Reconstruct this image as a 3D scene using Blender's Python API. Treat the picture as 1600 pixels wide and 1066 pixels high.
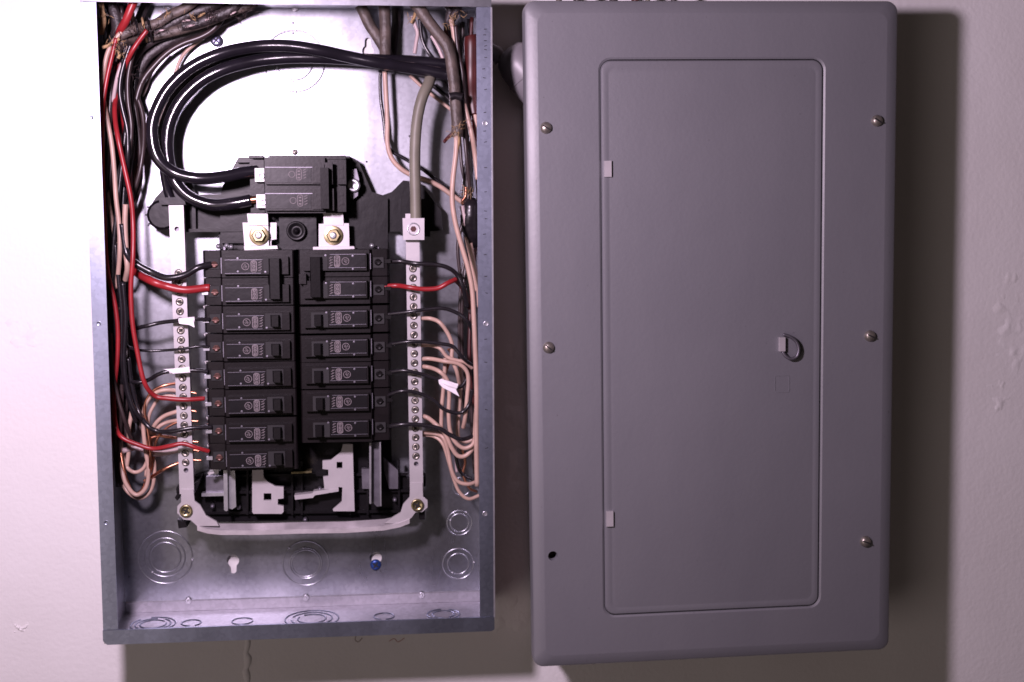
import bpy, bmesh, math, random
from mathutils import Vector, Matrix
from mathutils.geometry import tessellate_polygon, delaunay_2d_cdt
random.seed(7)
for o in list(bpy.data.objects): bpy.data.objects.remove(o)
S = bpy.context.scene
C = S.collection

# ------------------------------------------------------------------ camera, light, exposure
F = 1946.9                                     # focal length in photo pixels (1600 wide)
CP = Vector((.2715, -1.2682, -.2099))
YAW, PITCH, ROLL = -.0981, -.0961, .0036
RM = (Matrix.Rotation(YAW, 3, 'Z') @ Matrix.Rotation(PITCH, 3, 'X') @ Matrix.Rotation(ROLL, 3, 'Y'))
cam_d = bpy.data.cameras.new('camera'); cam = bpy.data.objects.new('camera', cam_d); C.objects.link(cam)
cam_d.sensor_width = 36; cam_d.lens = F / 1600 * 36; cam_d.clip_start = .02; cam_d.clip_end = 50
M3 = Matrix((RM.col[0], RM.col[2], -RM.col[1])).transposed()
cam.matrix_world = Matrix.Translation(CP) @ M3.to_4x4()
S.camera = cam
cam_d.dof.use_dof = True; cam_d.dof.focus_distance = 1.10; cam_d.dof.aperture_fstop = 6.3   # slightly missed focus of a hand-held phone

W = bpy.data.worlds.new('World'); S.world = W; W.use_nodes = True
bg = W.node_tree.nodes['Background']; bg.inputs[0].default_value = (1, .78, .72, 1); bg.inputs[1].default_value = .034

def lamp(kind, name, loc, energy, color, size, target=None):
    d = bpy.data.lights.new(name, kind); d.energy = energy; d.color = color
    if kind == 'POINT': d.shadow_soft_size = size
    if kind == 'AREA': d.shape = 'DISK'; d.size = size
    o = bpy.data.objects.new(name, d); C.objects.link(o); o.location = loc
    if target is not None:
        o.rotation_euler = (Vector(target) - Vector(loc)).to_track_quat('-Z', 'Y').to_euler()
    return o
lamp('POINT', 'hand_lamp', (.03, -.715, -.06), 33, (1, .785, .985), .038)
lamp('AREA', 'room_lamp', (-1.3, -2.2, -1.0), 9.0, (1, .81, .78), 1.6, (.3, 0, -.3))
S.view_settings.view_transform = 'Standard'; S.view_settings.look = 'None'
S.view_settings.exposure = 0; S.view_settings.gamma = 1

def U(px, py, y):
    """point on the plane at depth y seen at a photo pixel"""
    v = RM @ Vector(((px - 800) / F, 1, -(py - 533) / F))
    return CP + v * ((y - CP.y) / v.y)
def MPP(y): return (y - CP.y) / F             # metres per photo pixel at depth y

# ------------------------------------------------------------------ materials
def mat(name, col, rough=.5, metal=0., noise=0., nscale=40., bump=0., bscale=200., spec=.5, rvar=0., col2=None, coat=0.):
    m = bpy.data.materials.new(name); m.use_nodes = True
    nt = m.node_tree; b = nt.nodes['Principled BSDF']
    b.inputs['Base Color'].default_value = (*col, 1); b.inputs['Roughness'].default_value = rough
    b.inputs['Metallic'].default_value = metal; b.inputs['Specular IOR Level'].default_value = spec
    b.inputs['Coat Weight'].default_value = coat
    tc = nt.nodes.new('ShaderNodeTexCoord')
    if noise or col2:
        n = nt.nodes.new('ShaderNodeTexNoise'); n.inputs['Scale'].default_value = nscale; n.inputs['Detail'].default_value = 5
        nt.links.new(tc.outputs['Object'], n.inputs['Vector'])
        r = nt.nodes.new('ShaderNodeValToRGB'); r.color_ramp.elements[0].position = .35; r.color_ramp.elements[1].position = .68
        c2 = col2 or tuple(c * (1 - noise) for c in col)
        r.color_ramp.elements[0].color = (*c2, 1); r.color_ramp.elements[1].color = (*col, 1)
        nt.links.new(n.outputs['Fac'], r.inputs['Fac']); nt.links.new(r.outputs['Color'], b.inputs['Base Color'])
        if rvar:
            mr = nt.nodes.new('ShaderNodeMapRange'); mr.inputs['To Min'].default_value = rough - rvar; mr.inputs['To Max'].default_value = rough + rvar
            nt.links.new(n.outputs['Fac'], mr.inputs['Value']); nt.links.new(mr.outputs[0], b.inputs['Roughness'])
    if bump:
        n2 = nt.nodes.new('ShaderNodeTexNoise'); n2.inputs['Scale'].default_value = bscale; n2.inputs['Detail'].default_value = 4
        nt.links.new(tc.outputs['Object'], n2.inputs['Vector'])
        bp = nt.nodes.new('ShaderNodeBump'); bp.inputs['Strength'].default_value = bump; bp.inputs['Distance'].default_value = .001
        nt.links.new(n2.outputs['Fac'], bp.inputs['Height']); nt.links.new(bp.outputs[0], b.inputs['Normal'])
    return m

def galvanised(name, dark=1., col=None, rough=None):
    m = mat(name, (.46 * dark, .475 * dark, .52 * dark), .30 if dark == 1 else .37, .90 if dark == 1 else .97, noise=.22, nscale=11, rvar=.09, bump=.35, bscale=8)
    nt = m.node_tree; b = nt.nodes['Principled BSDF']
    for n in nt.nodes:                          # rolling direction: stretch the mottling vertically
        if n.type == 'TEX_NOISE':
            mp_ = nt.nodes.new('ShaderNodeMapping'); mp_.inputs['Scale'].default_value = (1.6, 1.6, .45)
            nt.links.new(n.inputs['Vector'].links[0].from_socket, mp_.inputs[0]); nt.links.new(mp_.outputs[0], n.inputs['Vector'])
        if n.type == 'VALTORGB' and col:
            n.color_ramp.elements[1].color = (*col, 1); n.color_ramp.elements[0].color = (*[c * .8 for c in col], 1)
        if n.type == 'MAP_RANGE' and rough: n.inputs['To Min'].default_value = rough - .05; n.inputs['To Max'].default_value = rough + .05
    v = nt.nodes.new('ShaderNodeTexVoronoi'); v.inputs['Scale'].default_value = 300
    tc = [n for n in nt.nodes if n.type == 'TEX_COORD'][0]; nt.links.new(tc.outputs['Object'], v.inputs['Vector'])
    mx = nt.nodes.new('ShaderNodeMix'); mx.data_type = 'RGBA'; mx.blend_type = 'MULTIPLY'; mx.inputs[0].default_value = .20
    src = b.inputs['Base Color'].links[0].from_socket
    bw = nt.nodes.new('ShaderNodeRGBToBW'); nt.links.new(v.outputs['Color'], bw.inputs[0]); nt.links.new(src, mx.inputs[6]); nt.links.new(bw.outputs[0], mx.inputs[7]); nt.links.new(mx.outputs[2], b.inputs['Base Color'])
    return m
M = {
 'galv': galvanised('galvanised_steel'),
 'galv_edge': galvanised('worn_galvanised_steel', .82, (.40, .44, .56)),
 'galv_floor': galvanised('lit_galvanised_steel', .9, (.58, .57, .62), .52),  # lighter copy of the steel, lamp reflection on the floor put into its colour
 'black': mat('black_plastic', (.0095, .0072, .0080), .38, spec=.2, noise=.4, nscale=60, bump=.08, bscale=350),
 'chassis': mat('chassis_plastic', (.0075, .0065, .008), .38, spec=.22, noise=.35, nscale=30, bump=.2, bscale=100),
 'toggle': mat('toggle_plastic', (.006, .005, .0055), .45, spec=.15, bump=.1, bscale=300),
 'print': mat('grey_print', (.19, .16, .17), .6, noise=.4, nscale=500),
 'alu': mat('tinned_aluminium', (.50, .475, .49), .45, .30, noise=.12, nscale=50, bump=.12, bscale=90),
 'zinc': mat('zinc_plate', (.62, .62, .66), .34, .8, noise=.2, nscale=120),
 'screwsteel': mat('screw_steel', (.44, .40, .35), .36, .75, noise=.4, nscale=300),
 'dull': mat('dull_steel', (.20, .19, .22), .45, .7, noise=.3, nscale=100),
 'brass': mat('brass_bolt', (.48, .41, .23), .3, .95, noise=.35, nscale=200),
 'copper_dull': mat('tarnished_copper', (.20, .105, .09), .42, .7, noise=.6, nscale=400),
 'copper': mat('bare_copper', (.72, .32, .20), .34, 1., noise=.35, nscale=150),
 'recess': mat('dark_recess', (.010, .009, .010), .7),
 'service': mat('service_insulation', (.013, .011, .016), .2, noise=.3, nscale=60, bump=.25, bscale=60, coat=.3),
 'wblack': mat('black_insulation', (.016, .014, .017), .27, noise=.3, nscale=80, bump=.15, bscale=150),
 'wbrown': mat('brown_black_insulation', (.045, .030, .030), .35, noise=.3, nscale=80),
 'wred': mat('red_insulation', (.32, .020, .025), .36, noise=.25, nscale=70),
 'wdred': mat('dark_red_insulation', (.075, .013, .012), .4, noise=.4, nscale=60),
 'wcream': mat('cream_insulation', (.52, .355, .285), .4, noise=.18, nscale=60),
 'wwhite': mat('white_insulation', (.50, .39, .39), .4, noise=.15, nscale=60),
 'grey': mat('grey_olive_insulation', (.20, .185, .145), .5, noise=.25, nscale=40, bump=.3, bscale=90),
 'sheath': mat('old_cable_sheath', (.105, .08, .068), .5, noise=.5, nscale=90, bump=.8, bscale=260),
 'sheath2': mat('dusty_cable_sheath', (.040, .030, .032), .45, noise=.5, nscale=90, bump=.8, bscale=260),
 'twine': mat('tan_paper_filler', (.46, .30, .15), .8, noise=.4, nscale=200, bump=.5, bscale=400),
 'tape': mat('white_tape', (.80, .76, .80), .5, bump=.2, bscale=200),
 'btape': mat('black_tape', (.012, .010, .012), .3, bump=.5, bscale=120),
 'paint': mat('grey_enamel', (.146, .146, .163), .54, spec=1.0, noise=.06, nscale=6, bump=.12, bscale=260),
 'brownsteel': mat('rusty_brown_steel', (.17, .10, .08), .6, .2, noise=.5, nscale=25),
 'pvc': mat('grey_pvc', (.20, .19, .205), .4, noise=.08, nscale=20),
 'bluescrew': mat('blue_screw', (.02, .06, .25), .35, .5, noise=.2, nscale=200),
 'bluesteel': mat('bluish_steel', (.25, .25, .38), .35, .8, noise=.3, nscale=200),
 'strap': mat('bright_tinned_strap', (.66, .62, .64), .42, .45, noise=.25, nscale=60, bump=.2, bscale=60),
 'stain': mat('stained_plaster', (.66, .58, .54), .65, noise=.35, nscale=28, bump=.3, bscale=150),
 'redmark': mat('red_crayon', (.48, .28, .25), .8),
 'darkmark': mat('dark_pencil', (.30, .24, .22), .8),
}
def paint_wear():
    m = M['paint']; nt = m.node_tree; b = nt.nodes['Principled BSDF']; tc = [n for n in nt.nodes if n.type == 'TEX_COORD'][0]
    def tex(sc, det, rough=.5, vec=None):
        n = nt.nodes.new('ShaderNodeTexNoise'); n.inputs['Scale'].default_value = sc; n.inputs['Detail'].default_value = det; n.inputs['Roughness'].default_value = rough
        nt.links.new(vec or tc.outputs['Object'], n.inputs['Vector']); return n
    # dusty smears: colour and gloss drift together
    mp_ = nt.nodes.new('ShaderNodeMapping'); mp_.inputs['Scale'].default_value = (1, 1, .35); nt.links.new(tc.outputs['Object'], mp_.inputs[0])
    a = tex(9, 8, .65, mp_.outputs[0]); r = nt.nodes.new('ShaderNodeMapRange'); r.inputs[1].default_value = .3; r.inputs[2].default_value = .7; r.inputs[3].default_value = .45; r.inputs[4].default_value = .55
    nt.links.new(a.outputs['Fac'], r.inputs[0]); nt.links.new(r.outputs[0], b.inputs['Roughness'])
    src = b.inputs['Base Color'].links[0].from_socket
    g = nt.nodes.new('ShaderNodeMapRange'); g.inputs[1].default_value = .35; g.inputs[2].default_value = .75; g.inputs[3].default_value = .0; g.inputs[4].default_value = .16
    nt.links.new(a.outputs['Fac'], g.inputs[0])
    mx = nt.nodes.new('ShaderNodeMix'); mx.data_type = 'RGBA'; mx.inputs[7].default_value = (.17, .165, .17, 1)
    nt.links.new(g.outputs[0], mx.inputs[0]); nt.links.new(src, mx.inputs[6])
    # small specks and chips
    sp = tex(420, 2); s2 = nt.nodes.new('ShaderNodeMapRange'); s2.inputs[1].default_value = .74; s2.inputs[2].default_value = .78; nt.links.new(sp.outputs['Fac'], s2.inputs[0])
    m2 = nt.nodes.new('ShaderNodeMix'); m2.data_type = 'RGBA'; m2.inputs[7].default_value = (.06, .055, .06, 1)
    nt.links.new(s2.outputs[0], m2.inputs[0]); nt.links.new(mx.outputs[2], m2.inputs[6]); nt.links.new(m2.outputs[2], b.inputs['Base Color'])
    # slow waviness of the sheet under the fine orange peel
    w = tex(5, 3); bp = nt.nodes.new('ShaderNodeBump'); bp.inputs['Strength'].default_value = .5; bp.inputs['Distance'].default_value = .004
    old = b.inputs['Normal'].links[0].from_node
    nt.links.new(w.outputs['Fac'], bp.inputs['Height']); nt.links.new(bp.outputs[0], old.inputs['Normal'])
paint_wear()
# wall: painted plaster, slight roller stipple, dents and scuffs
def wallmat():
    m = bpy.data.materials.new('painted_plaster'); m.use_nodes = True; nt = m.node_tree; b = nt.nodes['Principled BSDF']
    b.inputs['Roughness'].default_value = .6
    tc = nt.nodes.new('ShaderNodeTexCoord')
    def noise(sc, det):
        n = nt.nodes.new('ShaderNodeTexNoise'); n.inputs['Scale'].default_value = sc; n.inputs['Detail'].default_value = det
        nt.links.new(tc.outputs['Object'], n.inputs['Vector']); return n
    n = noise(3.2, 6); r = nt.nodes.new('ShaderNodeValToRGB')
    r.color_ramp.elements[0].color = (.71, .69, .68, 1); r.color_ramp.elements[1].color = (.80, .79, .79, 1)
    r.color_ramp.elements[0].position = .3; r.color_ramp.elements[1].position = .7
    nt.links.new(n.outputs['Fac'], r.inputs['Fac']); nt.links.new(r.outputs['Color'], b.inputs['Base Color'])
    a = noise(220, 3); c = noise(9, 5)
    ad = nt.nodes.new('ShaderNodeMath'); ad.operation = 'MULTIPLY_ADD'; ad.inputs[1].default_value = 6
    nt.links.new(c.outputs['Fac'], ad.inputs[0]); nt.links.new(a.outputs['Fac'], ad.inputs[2])
    bp = nt.nodes.new('ShaderNodeBump'); bp.inputs['Strength'].default_value = .35; bp.inputs['Distance'].default_value = .0012
    nt.links.new(ad.outputs[0], bp.inputs['Height']); nt.links.new(bp.outputs[0], b.inputs['Normal'])
    return m
M['wall'] = wallmat()

# ------------------------------------------------------------------ mesh helpers
def tag(o, label=None, cat=None, group=None, kind=None):
    if label: o['label'] = label
    if cat: o['category'] = cat
    if group: o['group'] = group
    if kind: o['kind'] = kind
    return o
def thing(name, loc, label, cat, group=None):
    o = bpy.data.objects.new(name, None); C.objects.link(o); o.location = loc; o.empty_display_size = .02
    return tag(o, label, cat, group)
WLOC = {}
def wloc(o): return WLOC.get(o.name, o.location.copy())
def link(name, me, m, parent=None, loc=None):
    if m is not None and not me.materials: me.materials.append(m)
    o = bpy.data.objects.new(name, me); C.objects.link(o)
    loc = Vector(loc if loc is not None else (0, 0, 0))
    if parent is not None: o.parent = parent; o.location = loc - wloc(parent)
    else: o.location = loc
    WLOC[o.name] = loc
    return o
def obj(name, bm, m, parent=None, smooth=False, bevel=0., center=True):
    """finish a bmesh given in world coordinates as one object whose origin is its centre"""
    if bevel:
        es = [e for e in bm.edges if len(e.link_faces) == 2 and e.calc_face_angle(0) > .6]
        bmesh.ops.bevel(bm, geom=es, offset=bevel, segments=2, affect='EDGES', clamp_overlap=True)
    bmesh.ops.recalc_face_normals(bm, faces=bm.faces)
    c = Vector((0, 0, 0))
    if center and len(bm.verts):
        xs = [v.co for v in bm.verts]
        c = Vector([(min(v[i] for v in xs) + max(v[i] for v in xs)) / 2 for i in range(3)])
        bmesh.ops.translate(bm, verts=bm.verts, vec=-c)
    me = bpy.data.meshes.new(name); bm.to_mesh(me); bm.free()
    if smooth:
        for p in me.polygons: p.use_smooth = True
    elif bevel:
        for p in me.polygons: p.use_smooth = True
        me.set_sharp_from_angle(angle=.7)
    return link(name, me, m, parent, c)
def inst(name, src, parent, loc, rot=None):
    """another object sharing the mesh of src"""
    o = bpy.data.objects.new(name, src.data); C.objects.link(o); o.parent = parent
    o.location = Vector(loc) - (wloc(parent) if parent else Vector()); WLOC[o.name] = Vector(loc)
    if rot: o.rotation_euler = rot
    return o
def bx(bm, x0, x1, y0, y1, z0, z1):
    v = [bm.verts.new((x, y, z)) for x in (x0, x1) for y in (y0, y1) for z in (z0, z1)]
    for f in ((0, 1, 3, 2), (4, 6, 7, 5), (0, 4, 5, 1), (2, 3, 7, 6), (0, 2, 6, 4), (1, 5, 7, 3)):
        bm.faces.new([v[i] for i in f])
    return bm
def box(*a): return bx(bmesh.new(), *a)
def prism(bm, pts, y0, y1):
    """pts: list of (x,z); extruded in y"""
    a = [bm.verts.new((p[0], y0, p[1])) for p in pts]; b = [bm.verts.new((p[0], y1, p[1])) for p in pts]
    bm.faces.new(a); bm.faces.new(b[::-1]); n = len(pts)
    for i in range(n): bm.faces.new((a[i], b[i], b[(i + 1) % n], a[(i + 1) % n]))
    return bm
def pxpoly(pts, y):
    return [(lambda q: (q.x, q.z))(U(a, b, y)) for a, b in pts]
def pprism(bm, pts, y, th):
    """photo outline at its own depth y, with real thickness th"""
    return prism(bm, pxpoly(pts, y), y, y + th)
def plate(bm, outer, holes, y0, y1):
    loops = [outer] + holes
    flat = [p for l in loops for p in l]
    tris = tessellate_polygon([[Vector((p[0], p[1], 0)) for p in l] for l in loops])
    a = [bm.verts.new((p[0], y0, p[1])) for p in flat]; b = [bm.verts.new((p[0], y1, p[1])) for p in flat]
    for t in tris:
        if len(set(t)) == 3:
            try: bm.faces.new([a[i] for i in t]); bm.faces.new([b[i] for i in reversed(t)])
            except ValueError: pass
    k = 0
    for l in loops:
        n = len(l)
        for i in range(n):
            bm.faces.new((a[k + i], b[k + i], b[k + (i + 1) % n], a[k + (i + 1) % n]))
        k += n
    return bm
def circ(x, z, r, n=20, ph=0): return [(x + r * math.cos(2 * math.pi * i / n + ph), z + r * math.sin(2 * math.pi * i / n + ph)) for i in range(n)]
def rrect(x0, x1, z0, z1, r, n=6):
    out = []
    for cx, cz, a0 in ((x1 - r, z1 - r, 0), (x0 + r, z1 - r, 90), (x0 + r, z0 + r, 180), (x1 - r, z0 + r, 270)):
        for i in range(n + 1):
            a = math.radians(a0 + 90 * i / n); out.append((cx + r * math.cos(a), cz + r * math.sin(a)))
    return out
def lathe(bm, prof, c, n=20, axis='Y', arc=2 * math.pi, a0=0):
    """prof: (radius, offset along axis)"""
    rings = []
    closed = abs(arc - 2 * math.pi) < 1e-6
    m = n if closed else n + 1
    for r, h in prof:
        ring = []
        for i in range(m):
            a = a0 + arc * i / n; u, v = r * math.cos(a), r * math.sin(a)
            p = (c[0] + u, c[1] + h, c[2] + v) if axis == 'Y' else ((c[0] + u, c[1] + v, c[2] + h) if axis == 'Z' else (c[0] + h, c[1] + u, c[2] + v))
            ring.append(bm.verts.new(p))
        rings.append(ring)
    for A, B in zip(rings, rings[1:]):
        for i in range(n if closed else n): bm.faces.new((A[i], A[(i + 1) % m], B[(i + 1) % m], B[i]))
    if closed:
        if prof[0][0] > 1e-6: bm.faces.new(rings[0])
        if prof[-1][0] > 1e-6: bm.faces.new(rings[-1][::-1])
    return bm
def catmull(P, k=7):
    out = []; n = len(P)
    for i in range(n - 1):
        p0 = P[max(i - 1, 0)]; p1 = P[i]; p2 = P[i + 1]; p3 = P[min(i + 2, n - 1)]
        for j in range(k):
            t = j / k
            out.append(tuple(.5 * ((2 * b) + (-a + c) * t + (2 * a - 5 * b + 4 * c - d) * t * t + (-a + 3 * b - 3 * c + d) * t ** 3) for a, b, c, d in zip(p0, p1, p2, p3)))
    out.append(tuple(P[-1])); return out
def tube(bm, P, seg=10, flat=1., k=7, cap=True):
    """P: (x,y,z,r) control points"""
    Q = catmull(P, k); rings = []; up = None
    for i, q in enumerate(Q):
        a = Vector(Q[max(i - 1, 0)][:3]); b = Vector(Q[min(i + 1, len(Q) - 1)][:3]); t = (b - a)
        if t.length < 1e-9: continue
        t.normalize()
        if up is None:
            up = Vector((0, -1, 0)); up = (up - t * up.dot(t))
            if up.length < .1: up = Vector((1, 0, 0)) - t * t.x
        up = (up - t * up.dot(t)).normalized(); s = t.cross(up); r = q[3]
        rings.append([bm.verts.new(Vector(q[:3]) + s * (r * math.cos(2 * math.pi * j / seg)) + up * (r * flat * math.sin(2 * math.pi * j / seg))) for j in range(seg)])
    for A, B in zip(rings, rings[1:]):
        for j in range(seg): bm.faces.new((A[j], A[(j + 1) % seg], B[(j + 1) % seg], B[j]))
    if cap: bm.faces.new(rings[0][::-1]); bm.faces.new(rings[-1])
    return bm

BW, BH, BD = .368, .605, .095                   # enclosure width, height, depth
def wp(px, py, y, r):
    """control point of a wire; kept inside the enclosure walls"""
    q = U(px, py, y); q.x = min(max(q.x, .0035 + r), BW - .0035 - r); q.z = min(q.z, -.002)
    return (q.x, q.y, q.z, r)
def wire(name, pts, rpx, m, label, cat='wire', group=None, flat=1., seg=10, jit=.15):
    if rpx < 5.5: jit = .55
    """pts: (px,py,depth) or (px,py) carrying the last depth"""
    P = []; y = -.05
    for p in pts:
        if len(p) > 2: y = p[2]
        r = rpx * MPP(y) * (p[3] if len(p) > 3 else 1)
        P.append(wp(p[0] + random.uniform(-jit, jit), p[1] + random.uniform(-jit, jit), y, r))
    o = obj(name, tube(bmesh.new(), P, seg, flat), M[m], smooth=True)
    return tag(o, label, cat, group)

# ------------------------------------------------------------------ setting: the wall
bm = bmesh.new(); bx(bm, -1.6, 2.2, 0, .05, -1.5, 1.1)
wall = obj('wall', bm, M['wall'], center=False); tag(wall, 'white painted plaster wall', kind='structure')

# ------------------------------------------------------------------ open panel enclosure
panel = thing('open_breaker_panel', (BW / 2, -.001, -BH), 'open galvanised steel breaker box with its cover off, full of wires', 'breaker box')
T = .0016; LIP = .0132
B0 = -.006                                     # front surface of the back plate
def keyhole(px, py, up=True):
    c = U(px, py, B0); r = .0062; s = .0032; L = .0105
    pts = []
    for i in range(17):
        a = math.radians(-60 + 300 * i / 16); pts.append((c.x + r * math.cos(a + math.radians(0)), c.z + r * math.sin(a)))
    # slot downwards
    a = -math.radians(60)
    return [(c.x + r * math.cos(math.radians(t)), c.z + r * math.sin(math.radians(t))) for t in range(-55, 236, 15)] + \
           [(c.x - s, c.z - L)] + [(c.x + s * math.cos(math.radians(t)), c.z - L + s * math.sin(math.radians(t))) for t in range(200, 341, 20)] + [(c.x + s, c.z - L)]
def keyup(px, py):                             # hanging hole with the narrow end up
    c = U(px, py, B0); r = .0058; s = .0030; L = .010
    return [(c.x + r * math.cos(math.radians(t)), c.z + r * math.sin(math.radians(t))) for t in range(125, 416, 15)] + \
           [(c.x + s, c.z + L)] + [(c.x + s * math.cos(math.radians(t)), c.z + L + s * math.sin(math.radians(t))) for t in range(20, 161, 20)] + [(c.x - s, c.z + L)]
holes = [keyhole(364, 876), keyhole(587, 872), keyup(575, 80)]
for px, py in ((573, 253), (458, 36), (458, 52), (458, 128), (458, 143), (347, 252), (640, 213), (222, 215), (232, 352)):
    c = U(px, py, B0); holes.append(circ(c.x, c.z, .0010, 8))
bm = bmesh.new(); plate(bm, [(T, -T), (BW - T, -T), (BW - T, -BH + T), (T, -BH + T)], holes, B0, B0 + T)
obj('back_plate', bm, M['galv'], panel)
# raised step pressed along the bottom and top of the back plate
bm = bmesh.new()
zl = U(478, 931, B0).z
pts = [(zl, B0), (zl - .0012, B0 - .0016), (-BH + T + .0002, B0 - .0016), (-BH + T + .0002, B0)]
a = [bm.verts.new((T + .0002, p[1] + .0002, p[0])) for p in pts]; b = [bm.verts.new((BW - T - .0002, p[1] + .0002, p[0])) for p in pts]
for i in range(4): bm.faces.new((a[i], a[(i + 1) % 4], b[(i + 1) % 4], b[i]))
bm.faces.new(a[::-1]); bm.faces.new(b)
obj('pressed_step', bm, M['galv_floor'], panel)
obj('side_wall', box(0, T, -BD, -.002, -BH, 0), M['galv'], panel)
obj('side_wall', box(BW - T, BW, -BD, -.002, -BH, 0), M['galv'], panel)
obj('top_wall', box(T, BW - T, -BD, -.002, -T, 0), M['galv'], panel)
obj('bottom_wall', box(T, BW - T, -BD, -.002, -BH, -BH + T), M['galv_floor'], panel)
# front lips, folded inwards
def hole_at(px, py): c = U(px, py, -BD); return (c.x, c.z)
lh = [hole_at(141, 184), hole_at(153, 506), hole_at(166, 817)]; rh = [hole_at(766, 193), hole_at(762, 506), hole_at(758, 803)]
lh = [(min(max(x, .0055), .009), z) for x, z in lh]; rh = [(min(max(x, BW - .008), BW - .0055), z) for x, z in rh]
YF = -BD - .0006
def edge_waver(x0, x1, z0, z1, side):
    """outline whose inner edge wavers a fraction of a millimetre"""
    return [(x0, z0), (x1, z0), (x1, z1), (x0, z1)]
bm = bmesh.new(); plate(bm, edge_waver(-.0004, LIP, -BH + LIP + .0004, -LIP, 0), [circ(x, z, .0019, 14) for x, z in lh], YF, -BD + .0012)
obj('front_lip', bm, M['galv_edge'], panel)
bm = bmesh.new(); plate(bm, edge_waver(BW - LIP, BW + .0004, -BH + LIP + .0004, -LIP, 0), [circ(x, z, .0019, 14) for x, z in rh], YF, -BD + .0012)
obj('front_lip', bm, M['galv_edge'], panel)
obj('front_lip', box(-.0008, BW + .0008, YF - .0006, -BD + .0012, -LIP + .0003, .0008), M['galv'], panel, bevel=.0004)
bm = bmesh.new(); prism(bm, [(-.0008, -BH + LIP), (BW + .0008, -BH + LIP), (BW + .0008, -BH + .001), (BW - .002, -BH - .0008), (.003, -BH - .0008), (-.0008, -BH + .003)], YF - .0006, -BD + .0012)
obj('front_lip', bm, M['galv_edge'], panel, bevel=.0004)
# hemmed bright edge on the right hand lip
obj('hemmed_edge', box(BW + .0001, BW + .0016, YF - .0002, -BD + .004, -BH + LIP, -LIP), M['zinc'], panel, bevel=.0004)
for i, (x, z) in enumerate(rh):                # bright threaded extrusions in the right lip
    bm = bmesh.new(); lathe(bm, [(.0019, 0), (.0027, -.0003), (.0029, .0006), (.0018, .0014)], (x, YF + .0002, z), 16)
    obj('threaded_boss', bm, M['zinc'], panel, smooth=True)
for i, (x, z) in enumerate(lh):
    bm = bmesh.new(); lathe(bm, [(.0019, .0002), (.0024, -.0003), (.0026, .0004)], (x, YF + .0002, z), 16)
    obj('threaded_boss', bm, M['galv_edge'], panel, smooth=True)
# stamped nicks along the right lip
zz = -.03; nick = None
for py in (46, 55, 64, 72, 78, 90, 108, 122, 140, 176, 205, 222, 262, 300, 330, 342, 366, 398, 432, 458, 530, 566, 640, 700):
    z = U(762, py, -BD).z; x = BW - random.uniform(.003, .005); w = random.uniform(.0022, .0045)
    loc = (x - w / 2, YF - .00005, z)
    if nick is None:
        nick = obj('stamped_nick', box(x - w, x, YF - .0001, YF + .0004, z - .0003, z + .0003), M['recess'], panel)
    else: 
        n = inst('stamped_nick', nick, panel, loc); n.rotation_euler = (0, random.uniform(-.35, .35), 0)
# knockouts: each an annular ridge pressed in the sheet, on the back and on the bottom wall
def knockout(px, py, rs, gaps=(0,), yb=B0):
    c = U(px, py, yb)
    for k, rp in enumerate(rs):
        r = rp * MPP(yb); bm = bmesh.new()
        a0 = random.uniform(0, 6.28)
        lathe(bm, [(r - .0012, .0004), (r - .0005, -.0007), (r + .0002, -.0007), (r + .0009, .0004)], (c.x, yb, c.z), 48, arc=2 * math.pi - .14, a0=a0)
        obj('knockout_ring', bm, M['galv'], panel, smooth=True)
        bm = bmesh.new(); t = a0 - .07
        lathe(bm, [(.0014, .0006), (.0010, -.0010), (0.00001, -.0013)], (c.x + r * math.cos(t), yb, c.z + r * math.sin(t)), 10)
        obj('knockout_tab', bm, M['zinc'], panel, smooth=True)
knockout(258, 871, (24, 31, 42)); knockout(478, 880, (22, 25, 36)); knockout(716, 881, (17, 25)); knockout(718, 817, (15, 20)); knockout(722, 760, (15,))
knockout(460, 96, (28, 46))
for px, rs in ((238, (20, 27, 34)), (298, (15,)), (378, (16,)), (487, (22, 32, 42)), (600, (16,)), (693, (18, 26))):
    c = U(px, 966, -.05); 
    for rp in rs:
        r = rp * MPP(-.05); bm = bmesh.new()
        lathe(bm, [(r - .0010, -.0003), (r - .0003, .0009), (r + .0004, .0009), (r + .0010, -.0003)], (c.x, -.047, -BH + T), 48, axis='Z', arc=2 * math.pi - .5, a0=random.uniform(0, 6))
        obj('knockout_ring', bm, M['galv_edge'], panel, smooth=True)
# spot rivets
for px, py in ((294, 939), (478, 934), (659, 930), (461, 13), (262, 8)):
    c = U(px, py, B0 - .0016); bm = bmesh.new(); lathe(bm, [(.0034, 0), (.0030, -.0012), (.0022, -.0005), (.0010, -.0009), (.00001, -.0012)], (c.x, c.y, c.z), 18)
    obj('rivet', bm, M['zinc'], panel, smooth=True)
# phillips mounting screw, upper left, and the blue wall screw in the lower right keyhole
def pan_screw(name, c, r, m, parent, slot='cross', h=.0022):
    bm = bmesh.new(); lathe(bm, [(r, .001), (r, -.0004), (r * .85, -h * .8), (r * .5, -h), (.00001, -h)], c, 20)
    s = obj(name, bm, M[m], parent, smooth=True)
    bm = bmesh.new(); w = r * .14
    bx(bm, c[0] - r * .62, c[0] + r * .62, c[1] - h - .00025, c[1] - h + .0006, c[2] - w, c[2] + w)
    if slot == 'cross': bx(bm, c[0] - w, c[0] + w, c[1] - h - .0003, c[1] - h + .0006, c[2] - r * .62, c[2] + r * .62)
    a = random.uniform(.3, 1.2)
    bmesh.ops.rotate(bm, verts=bm.verts, cent=c, matrix=Matrix.Rotation(a, 3, 'Y'))
    obj('slot', bm, M['recess'], s)
    return s
c = U(338, 64, B0 - .006); pan_screw('mounting_screw', (c.x, c.y, c.z), .0056, 'bluesteel', panel)
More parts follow.
